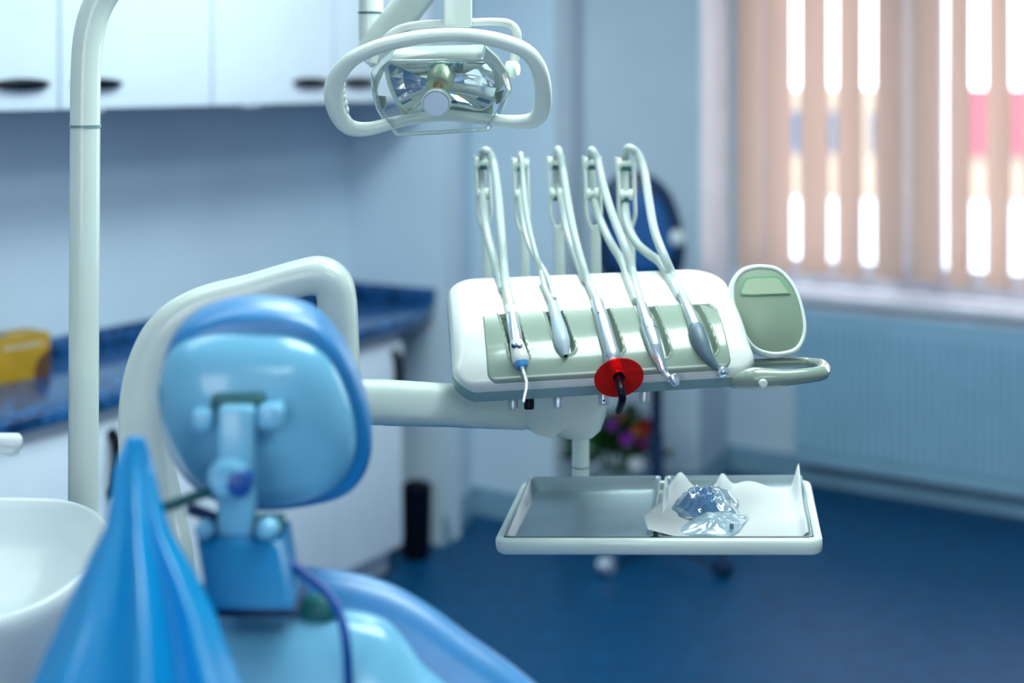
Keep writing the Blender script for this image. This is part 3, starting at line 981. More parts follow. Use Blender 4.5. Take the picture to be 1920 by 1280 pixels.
# paper sheet in the right tray
def TI(px, py, h):
    q = ray_plane(px, py, TO + TN * h, TN)
    d = q - TO
    return d.dot(TW), d.dot(TD)
bm = newbm()
nx, ny = 46, 30
ctrl_f = [(1228, 985), (1270, 1001), (1380, 1003), (1516, 1001)]
g = []
for j in range(ny + 1):
    row = []
    v = j / ny
    for i in range(nx + 1):
        u = i / nx
        U = 0.2385 + u * 0.2065
        V = 0.024 + v * 0.235
        # left edge comes to a point over the divider
        lp = max(0, 1 - u / 0.22)
        tri = 1 - abs(v - 0.20) / 0.62
        U -= 0.028 * lp * max(0.0, tri)
        h = FL + 0.0032
        h += 0.020 * lp ** 1.2 * max(0, tri) ** 0.8
        bk = sm((v - 0.62) / 0.38)
        h += bk * (0.013 * math.exp(-((u - 0.62) / 0.14) ** 2) + 0.004 + 0.028 * math.exp(-((u - 1.0) / 0.05) ** 2) + 0.026 * math.exp(-((u - 0.10) / 0.07) ** 2) + 0.022 * math.exp(-((u - 0.42) / 0.05) ** 2))
        rt = sm((u - 0.92) / 0.08)
        h += rt * 0.014 * (0.8 + 0.25 * math.sin(v * 9))
        h += 0.0010 * noise.noise(Vector((u * 6, v * 5, 3.3))) + 0.0012
        V += 0.006 * math.sin(u * 5.5) * v
        U = min(U, TWL - 0.0185)
        row.append(T(U, V, h))
    g.append(row)
def sheet(bm, g, th, n_):
    a = [[bm.verts.new(p) for p in r] for r in g]
    b = [[bm.verts.new(p - n_ * th) for p in r] for r in g]
    R, C = len(g), len(g[0])
    for j in range(R - 1):
        for i in range(C - 1):
            bm.faces.new((a[j][i], a[j][i + 1], a[j + 1][i + 1], a[j + 1][i]))
            bm.faces.new((b[j][i], b[j + 1][i], b[j + 1][i + 1], b[j][i + 1]))
    for j in range(R - 1):
        bm.faces.new((a[j][0], a[j + 1][0], b[j + 1][0], b[j][0]))
        bm.faces.new((a[j][-1], b[j][-1], b[j + 1][-1], a[j + 1][-1]))
    for i in range(C - 1):
        bm.faces.new((a[0][i], b[0][i], b[0][i + 1], a[0][i + 1]))
        bm.faces.new((a[-1][i], a[-1][i + 1], b[-1][i + 1], b[-1][i]))
sheet(bm, g, 0.0004, TN)
tag(obj('paper_sheet', bm, M['paper'], None, True, 180), 'white paper liner with curled corners in the right steel tray', 'paper')

# crumpled sterilisation pouch on the paper
pc = TI(1328, 962, 0.0)
po = thing('pouch', 'crumpled clear blue pouch lying on the white paper liner', 'pouch', T(pc[0], pc[1], 0))
def blob(bm, c, ru, rv, rh, seed, rough=0.25, freq=3.0, n1=44, n2=20, rot=0.0, h0=-0.0025):
    rings = []
    for j in range(n2 + 1):
        ph = math.pi * j / n2
        ring = []
        for i in range(n1):
            a = 2 * math.pi * i / n1
            x, y, z = math.sin(ph) * math.cos(a), math.sin(ph) * math.sin(a), math.cos(ph)
            # pillow-like square plan
            k = 1.0 / max(0.72, max(abs(math.cos(a)), abs(math.sin(a)))) ** 0.7
            q = noise.noise(Vector((x * freq + seed, y * freq, z * freq))) + 0.6 * noise.noise(Vector((x * freq * 2.6, y * freq * 2.6 + seed, z * 4)))
            f = 1 + rough * q
            xx, yy = x * ru * k * f, y * rv * k * f
            zz_ = max(z, -0.15) * rh * (1 + rough * 1.5 * q)
            xr = xx * math.cos(rot) - yy * math.sin(rot)
            yr = xx * math.sin(rot) + yy * math.cos(rot)
            ring.append(T(c[0] + xr, c[1] + yr, h0 + rh * 0.15 + max(zz_, -rh * 0.15)))
        rings.append(ring)
    loft(bm, rings, False, False)
    bmesh.ops.remove_doubles(bm, verts=bm.verts[:], dist=1e-6)
def bag(c, ru, rv, rh, rot, seed, wr, h0=-0.0068, edge=0.0):
    """a thin film bag lying flat: wrinkled top over a flat underside"""
    bm = newbm()
    n1, n2 = 56, 22
    def pt(j, i, top):
        r = j / n2
        a = 2 * math.pi * i / n1
        k = 1.0 / max(0.74, max(abs(math.cos(a)), abs(math.sin(a)))) ** 0.8
        k *= 1 + 0.05 * math.sin(3 * a + seed) + 0.03 * math.sin(7 * a + 2 * seed)
        x, y = r * k * math.cos(a) * ru, r * k * math.sin(a) * rv
        hh = 0.0
        if top:
            dome = (1 - r ** 2.2)
            crease = math.sin(9 * a + 5 * r + seed) * 0.5 + math.sin(17 * a - 9 * r + seed * 2) * 0.35
            ridge = 1 - 2 * abs(noise.noise(Vector((x * 45 + seed, y * 45, seed))))
            hh = rh * dome * (1 + wr * (0.30 * crease * r + 0.35 * (ridge - 0.6))) + 0.0006 + edge * r ** 3 * (0.6 + 0.4 * math.sin(5 * a + seed))
        xr = x * math.cos(rot) - y * math.sin(rot)
        yr = x * math.sin(rot) + y * math.cos(rot)
        return T(c[0] + xr, c[1] + yr, h0 + hh)
    rings = [[pt(j, i, False) for i in range(n1)] for j in (n2 - 4, n2)] + [[pt(j, i, True) for i in range(n1)] for j in range(n2, 0, -1)]
    loft(bm, rings)
    return bm
obj('clear_film', bag((pc[0] + 0.010, pc[1] - 0.032), 0.040, 0.058, 0.011, -0.30, 2.1, 0.8, edge=0.003), M['pouch'], po, True, 180)
obj('blue_contents', bag((pc[0] - 0.010, pc[1] + 0.034), 0.026, 0.036, 0.025, 0.5, 7.4, 1.0, -0.0060), M['pouchblue'], po, True, 180)
obj('film_fold', bag((pc[0] - 0.004, pc[1] + 0.034), 0.050, 0.046, 0.031, 0.05, 5.0, 1.0, edge=0.004), M['pouchtop'], po, True, 180)
bm = newbm()
q = T(*TI(1372, 986, 0.004), 0.006)
lathe(bm, q - TN * 0.006, q + TN, [(0, 0.0003), (0, 0.003), (0.0075, 0.003), (0.008, 0.0003)], 10)
obj('indicator_mark', bm, M['dgrey'], po)

# ------------------------------------------------------------------ handpieces on the console
def hpath(front, w, ret, lift=0.006):
    """front: pixels from instrument tail up to the roller; depth runs from the console surface to the bracket."""
    pts = []
    n = len(front)
    tail = SP(*front[0], lift)
    for i, (x, y) in enumerate(front):
        if y > 512:
            p = SP(x, y, lift + 0.001)
        else:
            t = sm(max(0.0, min(1.0, (512 - y) / 235.0)))
            p = P(x, y, 2.20 + t * 0.17)
        pts.append(p)
    return pts
def hpiece(lab, base_px):
    return thing('handpiece', lab, 'handpiece', SP(*base_px, 0.0), 'instruments lying on the console')
def body(name, par, m, prof, lift=0.0055, seg=22, cap=True):
    """prof: (px, py, r px[, extra lift])"""
    bm = newbm()
    pts, rad = [], []
    for p in prof:
        q = SP(p[0], p[1], lift + (p[3] if len(p) > 3 else 0))
        pts.append(q)
        rad.append(max(1e-5, 1.1 * p[2] * q.y / FPX))
    tube(bm, pts, rad, seg, cap)
    return obj(name, bm, M[m], par, True, 35)
def hose(par, front, w, ret, mat_='hose', back=None):
    bm = newbm()
    up = hpath(front, w, ret)
    over = back or []
    down = [P(x, y, 2.41) for x, y in over]
    rt = []
    for x, y in ret:
        if y > 512:
            rt.append(SP(x, y, 0.0045))
        else:
            t = sm(max(0.0, min(1.0, (512 - y) / 150.0)))
            rt.append(P(x, y, 2.235 + t * 0.155))
    pts = cr(up + down + rt, 6)
    tube(bm, pts, w * 0.5 * 2.25 / FPX, 14)
    return obj('hose', bm, M[mat_], par, True, 180)

# syringe
h1 = hpiece('silver and white air-water syringe, first instrument from the left on the console', (966, 640))
hose(h1, [(957, 580), (951, 550), (945, 505), (940, 440), (934, 370), (926, 312), (918, 289), (909, 283)], 17, [(905, 375), (911, 425), (923, 475), (937, 520), (944, 545)], back=[(902, 295), (902, 335)])
body('yellowed_sleeve', h1, 'hosey', [(948, 535, 8.8), (953, 558, 9.2), (957, 578, 9.6)], 0.0062).update_tag()
body('collar', h1, 'white', [(956, 576, 9.5), (958, 583, 10.5), (960, 592, 10.5)], 0.006)
body('metal_body', h1, 'chrome', [(960, 591, 10), (962, 602, 11.2), (965, 622, 11.5), (968, 640, 11), (970, 650, 11)], 0.006)
body('syringe_head', h1, 'white', [(968, 642, 11.5), (970, 650, 13), (973, 662, 14.2), (975.5, 672, 15), (976.5, 677, 14.6), (977, 680, 13)], 0.0075)
body('nozzle_cap', h1, 'bluep', [(976.8, 679, 12), (978, 684, 12), (979, 688, 10), (979.5, 690, 6)], 0.010)
body('needle', h1, 'chrome', [(978.5, 684, 4.5, 0.004), (980, 692, 3.2, 0.006), (984, 705, 3.2, 0.012), (987.5, 717, 3.2, 0.018), (986.5, 730, 3.0, 0.018), (983, 745, 2.8, 0.016), (981.5, 754, 2.6, 0.015)], 0.010, 12)
for x, y in ((964, 649), (974, 651)):
    bm = newbm()
    q = SP(x, y, 0.0165)
    lathe(bm, q, q + KN, [(0, 0.0004), (0, 0.0042), (0.0035, 0.0042), (0.0042, 0.0030), (0.0042, 0.0004)], 14)
    obj('button', bm, M['navy'], h1)
# scaler
h2 = hpiece('grey pointed scaler handpiece, second instrument from the left on the console', (1050, 625))
hose(h2, [(1039, 578), (1031, 560), (1022, 540), (1014, 512), (1007, 485), (995, 440), (986, 390), (981, 340), (977, 291)], 10.5, [(975, 375), (982, 425), (994, 465), (1010, 492), (1023, 513), (1034, 540), (1039, 562)], back=[(975, 300), (975, 340)])
body('grip', h2, 'greyp', [(1037, 570, 8.5), (1039, 580, 9.2), (1043, 596, 10.5), (1049, 620, 13.2), (1053, 638, 14.2), (1055, 647, 13.2), (1058, 657, 9.2), (1060, 665, 6), (1060.5, 667, 5)], 0.0065)
body('tip_hole', h2, 'black', [(1060, 664.5, 3.2, 0.0002), (1060.8, 668.2, 3.2, 0.0006)], 0.0065, 12)
# curing light
h3 = hpiece('silver curing light with round red shield, middle instrument on the console', (1138, 630))
hose(h3, [(1119, 566), (1112, 548), (1103, 528), (1091, 492), (1076, 435), (1064, 372), (1056, 322), (1047, 281)], 15, [(1052, 375), (1061, 425), (1073, 465), (1086, 500), (1098, 528)], back=[(1044, 298), (1044, 340)])
body('silver_body', h3, 'steel', [(1118, 562, 9), (1121, 570, 10.5), (1124, 584, 11), (1125, 585, 11.8), (1131, 605, 12.6), (1138, 632, 13), (1143, 650, 13), (1146, 662, 14), (1149, 674, 15.5), (1150, 678, 14)], 0.0075)
for x, y, r in ((1122, 586, 0.0013), (1139, 667, 0.0026)):
    bm = newbm()
    q = SP(x, y, 0.0165 if r < 0.002 else 0.0175)
    lathe(bm, q, q + KN, [(0, 0.0003), (0, r), (0.0012, r), (0.0014, 0.0003)], 12)
    obj('switch', bm, M['navy'], h3)
ca = SP(1152, 680, 0.008); 
dc = P(1160, 706, 1.955)
dn = Vector((0.10, -0.80, -0.45)).normalized()
dx_ = Vector((1, 0, 0)); dx_ = (dx_ - dn * dx_.dot(dn)).normalized(); dy_ = dn.cross(dx_)
bm = newbm()
rd = 47 * 1.955 / FPX
# dish with a neck
prof = [(0.30, 0.012), (0.26, 0.004), (0.30, 0.0), (0.6, -0.0004), (1.0, -0.0014), (1.0, -0.003), (0.6, -0.0018), (0.24, -0.0014), (0.20, 0.012)]
rings = [[dc + dx_ * (rd * r * math.cos(a)) + dy_ * (rd * r * 1.0 * math.sin(a)) - dn * h for a in [2 * math.pi * k / 48 for k in range(48)]] for r, h in prof]
loft(bm, rings, False, False)
obj('red_shield', bm, M['redglass'], h3, True, 50)
bm = newbm()
tube(bm, [ca, ca * 0.4 + dc * 0.6 - dn * 0.004, dc + dn * 0.001], [0.0092, 0.0085, 0.006], 20)
obj('red_neck', bm, mat('red_neck_plastic', (0.85, 0.07, 0.015), 0.25), h3)
bm = newbm()
lathe(bm, dc - dn * 0.001, dc + dn, [(0, 0.0005), (0, 0.0085), (0.004, 0.0085), (0.005, 0.0055), (0.005, 0.0005)], 18)
obj('collar', bm, M['black'], h3)
bm = newbm()
lg = cr([dc, P(1161, 716, 1.94), P(1164, 732, 1.925), P(1167, 746, 1.925), P(1165, 758, 1.935), P(1161, 770, 1.95)], 5)
tube(bm, lg, [7.6 * 1.94 / FPX] * len(lg), 18)
obj('light_guide', bm, M['black'], h3)
# contra-angle with ring
h4 = hpiece('silver contra-angle handpiece with ridged ring, fourth instrument from the left', (1226, 640))
hose(h4, [(1207, 582), (1199, 560), (1187, 512), (1171, 462), (1148, 402), (1131, 346), (1121, 303), (1110, 282)], 16, [(1115, 378), (1125, 412), (1145, 455), (1166, 490), (1182, 535), (1194, 566)], back=[(1107, 296), (1110, 345)])
body('motor', h4, 'steel', [(1204, 572, 8.5), (1206, 580, 9.4), (1212, 600, 10.5), (1214, 606, 11)], 0.007)
rb = body('ridged_ring', h4, 'steel', [(1214, 606, 11), (1214.5, 607, 13.8), (1219, 621, 14.4), (1219.5, 622, 13.8)], 0.0075)
for k in range(9):
    a = math.pi * (0.1 + 0.8 * k / 8)
    p0, p1 = SP(1216, 610, 0.0075), SP(1218.6, 619, 0.0075)
    sx = (KRb - KLb).normalized()
    o_ = sx * (math.cos(a) * 0.0108) + KN * (math.sin(a) * 0.0108)
    bm = newbm()
    tube(bm, [p0 + o_, p1 + o_], 0.0009, 8)
    obj('ridge', bm, M['dgrey'], rb)
body('grip', h4, 'greyp', [(1219.5, 622, 13.8), (1222, 632, 13.6), (1227, 648, 12.8), (1228, 652, 12.6)], 0.0075).active_material = M['steel']
body('cone', h4, 'chrome', [(1227.8, 651, 12.6), (1232, 663, 11.6), (1238, 678, 8.6), (1240, 682, 8.4)], 0.0080)
body('neck', h4, 'chrome', [(1239.5, 681, 8.6), (1243.5, 692, 8.2), (1244, 693, 6.2), (1250, 702, 5.2), (1258, 712, 5.0)], 0.0085)
bm = newbm()
q = SP(1264, 712, 0.013)
hx = (Vector((0.35, -0.25, -0.85))).normalized()
lathe(bm, q - hx * 0.0075, q + hx, [(0, 0.0005), (0, 0.0058), (0.001, 0.0068), (0.012, 0.0070), (0.014, 0.0055), (0.016, 0.0052), (0.016, 0.0005)], 18)
obj('head', bm, M['chrome'], h4)
# dark handpiece
h5 = hpiece('dark grey curved handpiece with silver head, rightmost instrument on the console', (1315, 650))
hose(h5, [(1291, 580), (1279, 552), (1262, 518), (1246, 482), (1227, 432), (1216, 372), (1208, 322), (1196, 289), (1178, 278)], 17, [(1172, 388), (1178, 425), (1194, 456), (1215, 475), (1237, 492), (1258, 525), (1277, 558)], back=[(1170, 300), (1171, 345)])
body('coupling', h5, 'steel', [(1288, 572, 8.5), (1291, 580, 9.4), (1297, 594, 10.4), (1303, 610, 11.4), (1304, 613, 11.6)], 0.007)
body('dark_grip', h5, 'dgrey', [(1304, 613, 11.8), (1305, 615, 13), (1309, 628, 14.4), (1315, 645, 14.2), (1322, 660, 12), (1331, 674, 8.8), (1341, 686, 6.2), (1350, 693, 5.2)], 0.008)
bm = newbm()
q = SP(1356, 696, 0.012)
hx = (Vector((0.5, -0.55, 0.55))).normalized()
lathe(bm, q - hx * 0.009, q + hx, [(0, 0.0005), (0, 0.0050), (0.002, 0.0066), (0.012, 0.0068), (0.0145, 0.0050), (0.015, 0.0005)], 18)
obj('head', bm, M['chrome'], h5)

# ------------------------------------------------------------------ operating light on its pole
ol = thing('operating_light', 'white dental operating light hanging from a bent pole above the console', 'lamp', V2(-0.63, 2.1, 0))
def tpx(name, par, m, pts, n=6, seg=16, angle=60, **kw):
    c = cr(pts, n)
    bm = newbm()
    tube(bm, [P(x, y, Y) for x, y, Y, r in c], [r * Y / FPX for x, y, Y, r in c], seg, **kw)
    return obj(name, bm, M[m], par, True, angle)
pole = tpx('pole', ol, 'cream', [(150, 2240, 2.12, 27.5), (154, 1300, 2.12, 27.5), (156, 900, 2.12, 27.5), (158, 500, 2.12, 27.5), (159.5, 240, 2.12, 27.5), (161, 130, 2.12, 27.5), (168, 60, 2.12, 28), (186, 5, 2.12, 28), (222, -40, 2.12, 28), (290, -70, 2.14, 28), (450, -78, 2.2, 28), (620, -70, 2.26, 26), (676, -55, 2.28, 24), (695, -20, 2.3, 23)], 8, 24)
bm = newbm()
p0 = P(159.5, 239, 2.12)
lathe(bm, p0, p0 + V2(0, 0, 1), [(0, 0.0215), (0, 0.0235), (0.004, 0.0235), (0.004, 0.0215)], 28)
obj('pole_ring', bm, M['sagedk'], pole)
jt = tpx('drop_tube', ol, 'cream', [(695, -30, 2.3, 23), (695, 20, 2.3, 23), (695, 70, 2.3, 23), (697, 92, 2.3, 22)], 4, 20)
bm = newbm()
p0 = P(695, 26, 2.3)
lathe(bm, p0, p0 + V2(0, 0, 1), [(0, 0.0195), (0, 0.0208), (0.003, 0.0208), (0.003, 0.0195)], 24)
obj('tube_ring', bm, M['lever'], jt)
tpx('spring_arm', ol, 'cream', [(682, 112, 2.30, 22), (700, 92, 2.30, 29), (745, 38, 2.28, 31), (800, -30, 2.24, 31), (840, -78, 2.18, 30), (858, -90, 2.10, 26)], 5, 20, power=2.8)
bm = newbm()
box(bm, P(859, -5, 2.03), (52 * 2.03 / FPX, 0.032, 112 * 2.03 / FPX), None, 0.003)
box(bm, P(859, -85, 2.07), (0.045, 0.11, 0.05), None, 0.008)
obj('drop_post', bm, M['cream'], ol)
# yoke bar
def LY(py):
    return 1.95 + (py - 68) * 0.00055
tpx('yoke', ol, 'white', [(700, 118, 2.06, 7), (708, 92, 2.06, 7), (730, 66, 2.05, 7), (752, 53, 2.05, 7.5), (790, 46, 2.04, 7.5), (859, 43, 2.04, 7.5), (930, 41, 2.04, 7.5), (957, 46, 2.05, 8), (969, 62, 2.05, 8.5), (968, 90, 2.05, 8.5), (963, 120, 2.05, 9), (959, 136, 2.05, 10)], 6, 14)
bm = newbm()
q = P(962, 130, 2.045)
hx = Vector((0.9, -0.35, 0)).normalized()
lathe(bm, q - hx * 0.008, q + hx, [(0, 0.0005), (0, 0.012), (0.012, 0.0125), (0.016, 0.009), (0.016, 0.0005)], 20)
obj('pivot_knob', bm, M['cream'], ol)
# handle frame
HF = [(852, 66, 14), (800, 69, 14), (755, 76, 14), (705, 89, 14), (660, 111, 15), (633, 142, 17), (626, 176, 18.5), (634, 212, 17.5), (655, 238, 15.5), (690, 242, 13.5), (735, 231, 12), (783, 221, 11), (832, 216, 11), (882, 220, 11), (930, 225, 11), (975, 228, 13), (1005, 222, 15.5), (1018, 196, 16.5), (1017, 155, 16), (1006, 120, 15.5), (984, 95, 15), (942, 78, 14.5), (897, 69, 14)]
c = cr(HF, 6, True)
bm = newbm()
def hfy(x, y):
    return LY(y) - 0.02 * ((x - 822) / 200.0) ** 2
tube(bm, [P(x, y, hfy(x, y)) for x, y, r in c], [r * hfy(x, y) / FPX for x, y, r in c], 18, closed=True, up=(0, 1, 0), flat=(1.15, 1.0))
obj('handle_frame', bm, M['cream'], ol, True, 180)
# finger bumps inside the left grip
bm = newbm()
for y in (158, 170, 182, 194, 206):
    x = 643 + max(0, (y - 176)) * 0.25
    bmesh.ops.create_uvsphere(bm, u_segments=12, v_segments=8, radius=0.0085, matrix=Matrix.Translation(P(x - 6.5, y, hfy(x, y))))
obj('grip_bumps', bm, M['cream'], ol, True, 180)
# mirror dish
rim = cr([(728, 118), (775, 116), (825, 114.5), (880, 113), (920, 114), (934, 135), (934, 165), (925, 190), (905, 208), (868, 200), (835, 197), (800, 202), (768, 214), (748, 194), (734, 168), (727, 142)], 1, True)
LC = (828, 160)
def lring(pl_, sc, off, cc=LC):
    return [P(cc[0] + (x - cc[0]) * sc, cc[1] + (y - cc[1]) * sc, LY(cc[1] + (y - cc[1]) * sc) + off) for x, y in pl_]
bm = newbm()
loft(bm, [lring(rim, s, o) for s, o in ((1.0, 0.020), (0.72, 0.030), (0.40, 0.037), (0.10, 0.039))], False, True)
obj('reflector', bm, M['mirror'], ol, False)
bm = newbm()
loft(bm, [lring(rim, s, o) for s, o in ((1.005, 0.022), (0.9, 0.045), (0.7, 0.062), (0.4, 0.074), (0.1, 0.078))], False, True)
obj('reflector_back', bm, M['cream'], ol, True, 60)
bm = newbm()
rr = cr(rim, 3, True)
tube(bm, [P(x, y, LY(y) + 0.018) for x, y in rr], 4.2 * 2 / FPX, 10, closed=True)
obj('bezel', bm, M['cream'], ol)
# lower bezel web between dish and frame
bm = newbm()
prism(bm, [P(x, y, LY(y) + 0.012) for x, y in cr([(745, 195), (768, 215), (800, 204), (835, 199), (868, 202), (905, 210), (925, 195), (918, 225), (880, 222), (832, 219), (780, 224), (765, 226)], 2, True)], (0, 0.012, 0), 0.002)
obj('bezel_web', bm, M['sage'], ol)
# bulb holder
bm = newbm()
tube(bm, [P(826, 127, 2.05), P(829, 133, 2.02), P(829, 136, 2.0), P(823, 160, 1.975), P(822, 163, 1.972)], [20 * 2 / FPX, 25.5 * 2 / FPX, 26 * 2 / FPX, 24.5 * 2 / FPX, 23 * 2 / FPX], 28)
obj('bulb_holder', bm, mat('holder_green_metal', (0.42, 0.50, 0.36), 0.35, 0.5), ol)
bm = newbm()
tube(bm, [P(822, 158, 1.975), P(819, 180, 1.958)], 9 * 1.96 / FPX, 16)
obj('bulb', bm, M['copper'], ol)
bm = newbm()
q = P(818, 193, 1.945)
hx = Vector((-0.03, -0.94, -0.33)).normalized()
r0 = 27.5 * 1.94 / FPX
lathe(bm, q - hx * 0.010, q + hx, [(0, 0.0005), (0, r0 * 0.92), (0.003, r0), (0.011, r0), (0.0125, r0 * 0.95), (0.0125, 0.0005)], 36)
cap_ = obj('bulb_cap', bm, M['cream'], ol, True, 30)
bm = newbm()
lathe(bm, q + hx * 0.0026, q + hx, [(0, 0.0005), (0, r0 * 0.90), (0.0008, r0 * 0.90), (0.0008, 0.0005)], 36)
obj('cap_outline', bm, M['lever'], cap_, True, 30)
bm = newbm()
lathe(bm, q + hx * 0.0030, q + hx, [(0, 0.0005), (0, r0 * 0.87), (0.0012, r0 * 0.87), (0.0012, 0.0005)], 36)
obj('cap_face', bm, mat('cap_face_white', (0.72, 0.80, 0.90), 0.3), cap_, True, 30)
bm = newbm()
qs = q + hx * 0.004 + V2(0, 0, 0.0115)
lathe(bm, qs, qs + hx, [(0, 0.0002), (0, 0.0018), (0.001, 0.0018), (0.001, 0.0002)], 12)
obj('cap_screw', bm, M['dgrey'], cap_)
bm = newbm()
box(bm, P(835, 125, 1.995), (0.050, 0.02, 0.0125), None, 0.002)
for k in range(5):
    lathe(bm, P(814 + k * 10, 125, 1.985), P(814 + k * 10, 125, 1.9), [(0, 0.0005), (0, 0.0024), (0.002, 0.0024), (0.002, 0.0005)], 10)
obj('lamp_socket', bm, M['circuit'], ol)
# clear shield
sh = [(741, 91), (826, 87), (910, 85), (934, 107), (951, 133), (959, 169), (940, 210), (916, 244), (830, 250), (743, 254), (722, 229), (707, 205), (699, 176), (696, 135), (715, 112)]
fr2 = [(729, 114), (815, 112.5), (902, 111), (922, 125), (940, 142), (950, 168), (934, 204), (912, 239), (830, 245), (746, 249), (727, 226), (713, 202), (707, 174), (705, 142), (715, 127)]
bm = newbm()
r_a = [P(x, y, LY(y) + 0.022) for x, y in sh]
r_b = [P(x, y, LY(y) - 0.030) for x, y in fr2]
r_c = [P(828 + (x - 828) * 0.6, 165 + (y - 165) * 0.6, LY(y) - 0.042) for x, y in fr2]
loft(bm, [r_a, r_b, r_c], False, True)
shd = obj('clear_shield', bm, M['shield'], ol, True, 18)
bm = newbm()
tube(bm, r_a, 1.6 * 2 / FPX, 8, closed=True)
tube(bm, r_b, 1.3 * 2 / FPX, 8, closed=True)
obj('shield_edge', bm, M['shieldrim'], shd)
bm = newbm()
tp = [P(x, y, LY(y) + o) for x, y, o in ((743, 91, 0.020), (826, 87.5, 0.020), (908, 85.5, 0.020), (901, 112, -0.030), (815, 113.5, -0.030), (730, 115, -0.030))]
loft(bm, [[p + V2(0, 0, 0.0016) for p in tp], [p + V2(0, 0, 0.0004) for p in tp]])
obj('shield_top_sheen', bm, M['shieldrim'], shd, False)  # whitish strip, the bright reflection on the top put into the colour
for pl_, Yo in (([(703, 178), (709, 204), (716, 210), (724, 196), (722, 180)], 0.0), ([(928, 172), (946, 168), (940, 192), (930, 196)], 0.0)):
    bm = newbm()
    prism(bm, [P(x, y, LY(y) - 0.005) for x, y in pl_], (0, 0.02, 0), 0.003)
    obj('shield_clip', bm, M['sage'], ol)
for pl_ in ([(741, 91), (727, 115), (712, 150), (703, 178), (697, 160), (697, 135), (715, 112)], [(910, 86), (934, 108), (951, 133), (951, 150), (940, 168), (928, 164), (926, 130), (905, 112)]):
    bm = newbm()
    prism(bm, [P(x, y, LY(y) + 0.016) for x, y in pl_], (0, 0.012, 0), 0.003)
    obj('side_cheek', bm, M['cream'], ol)
# base of the pole
bm = newbm()
pb = P(150, 2240, 2.12)
lathe(bm, V2(pb.x, pb.y, 0), V2(pb.x, pb.y, 1), [(0, 0.001), (0, 0.13), (0.03, 0.13), (0.05, 0.06), (0.16, 0.035), (0.16, 0.001)], 32)
obj('pole_base', bm, M['cream'], ol)

# ------------------------------------------------------------------ spittoon
bo = V2(-0.62, 1.76, 0)
sp = thing('spittoon', 'white porcelain spittoon bowl with spout beside the blue drape', 'basin', bo)
rimp = cr([(60, 934), (128, 939), (178, 957), (207, 985), (210, 1012), (190, 1046), (142, 1093), (80, 1133), (0, 1163), (-90, 1175), (-180, 1150), (-225, 1080), (-215, 1000), (-160, 950), (-60, 935)], 5, True)
bpo, bpn = P(0, 1045, 1.77), Vector((0.0, -0.20, 0.98)).normalized()
R3 = [ray_plane(x, y, bpo, bpn) for x, y in rimp]
bcn = sum(R3, Vector()) / len(R3)
def bring(sc, dz, sh_=Vector()):
    return [bcn + (p - bcn) * sc + V2(0, 0, dz) + sh_ for p in R3]
bm = newbm()
loft(bm, [bring(0.34, -0.235), bring(0.40, -0.225), bring(0.58, -0.175), bring(0.80, -0.105), bring(0.94, -0.050), bring(1.0, -0.022), bring(1.012, -0.010), bring(1.0, -0.001), bring(0.965, 0.003), bring(0.93, 0.0), bring(0.90, -0.010), bring(0.875, -0.030), bring(0.845, -0.046), bring(0.78, -0.053), bring(0.62, -0.066), bring(0.45, -0.080), bring(0.26, -0.088), bring(0.10, -0.097)])
obj('bowl', bm, M['porcelain'], sp, True, 180)
bm = newbm()
lathe(bm, V2(bcn.x, bcn.y, 0), V2(bcn.x, bcn.y, 1), [(0, 0.001), (0, 0.14), (0.04, 0.14), (0.10, 0.09), (0.70, 0.075), (bcn.z - 0.22, 0.085), (bcn.z - 0.22, 0.001)], 28)
obj('pedestal', bm, M['cream'], sp)
bm = newbm()
c = cr([(-130, 985, 1.80, 17), (-130, 880, 1.80, 17), (-118, 842, 1.80, 17), (-85, 831, 1.80, 17), (-20, 830, 1.80, 18), (25, 831, 1.80, 19), (34, 831.5, 1.80, 17), (39, 832, 1.80, 11)], 5)
tube(bm, [P(x, y, Y) for x, y, Y, r in c], [r * Y / FPX for x, y, Y, r in c], 20)
spt = obj('spout', bm, M['porcelain'], sp)
bm = newbm()
lathe(bm, P(23, 845, 1.8), P(23, 870, 1.8), [(0, 0.0005), (0, 0.0085), (0.005, 0.0075), (0.006, 0.0005)], 16)
obj('spout_outlet', bm, M['porcelain'], spt)

# ------------------------------------------------------------------ dental chair seen from behind
ch = thing('dental_chair', 'blue dental chair seen from behind with oval headrest on a bracket', 'dental chair', V2(-0.26, 1.62, 0))
hn_ = Vector((0.10, -0.95, -0.22)).normalized()
ho = P(490, 770, 1.50)
shell_px = cr([(480, 622), (560, 632), (615, 668), (650, 730), (668, 800), (665, 858), (635, 905), (580, 932), (490, 943), (415, 930), (355, 890), (315, 830), (298, 760), (303, 690), (335, 645), (400, 624)], 4, True)
cush_px = cr([(500, 572), (585, 590), (645, 650), (680, 725), (697, 800), (692, 860), (655, 908), (590, 930), (490, 940), (400, 920), (340, 870), (310, 800), (302, 720), (315, 650), (350, 605), (415, 578)], 4, True)
def pring(pl_, o, n_, sc, off, cc):
    c_ = ray_plane(cc[0], cc[1], o, n_)
    return [c_ + (ray_plane(x, y, o, n_) - c_) * sc + n_ * off for x, y in pl_]
hc = (485, 785)
bm = newbm()
loft(bm, [pring(cush_px, ho - hn_ * 0.03, hn_, s, o, (500, 760)) for s, o in ((0.55, -0.065), (0.85, -0.058), (0.96, -0.040), (1.0, -0.015), (1.0, 0.008), (0.985, 0.022), (0.93, 0.030))])
obj('headrest_cushion', bm, M['uphol'], ch, True, 180)
bm = newbm()
loft(bm, [pring(shell_px, ho, hn_, s, o, hc) for s, o in ((0.97, -0.012), (1.0, -0.002), (0.995, 0.004), (0.95, 0.018), (0.86, 0.031), (0.72, 0.042), (0.52, 0.050), (0.30, 0.054), (0.1, 0.055))])
obj('headrest_shell', bm, M['shell'], ch, True, 180)
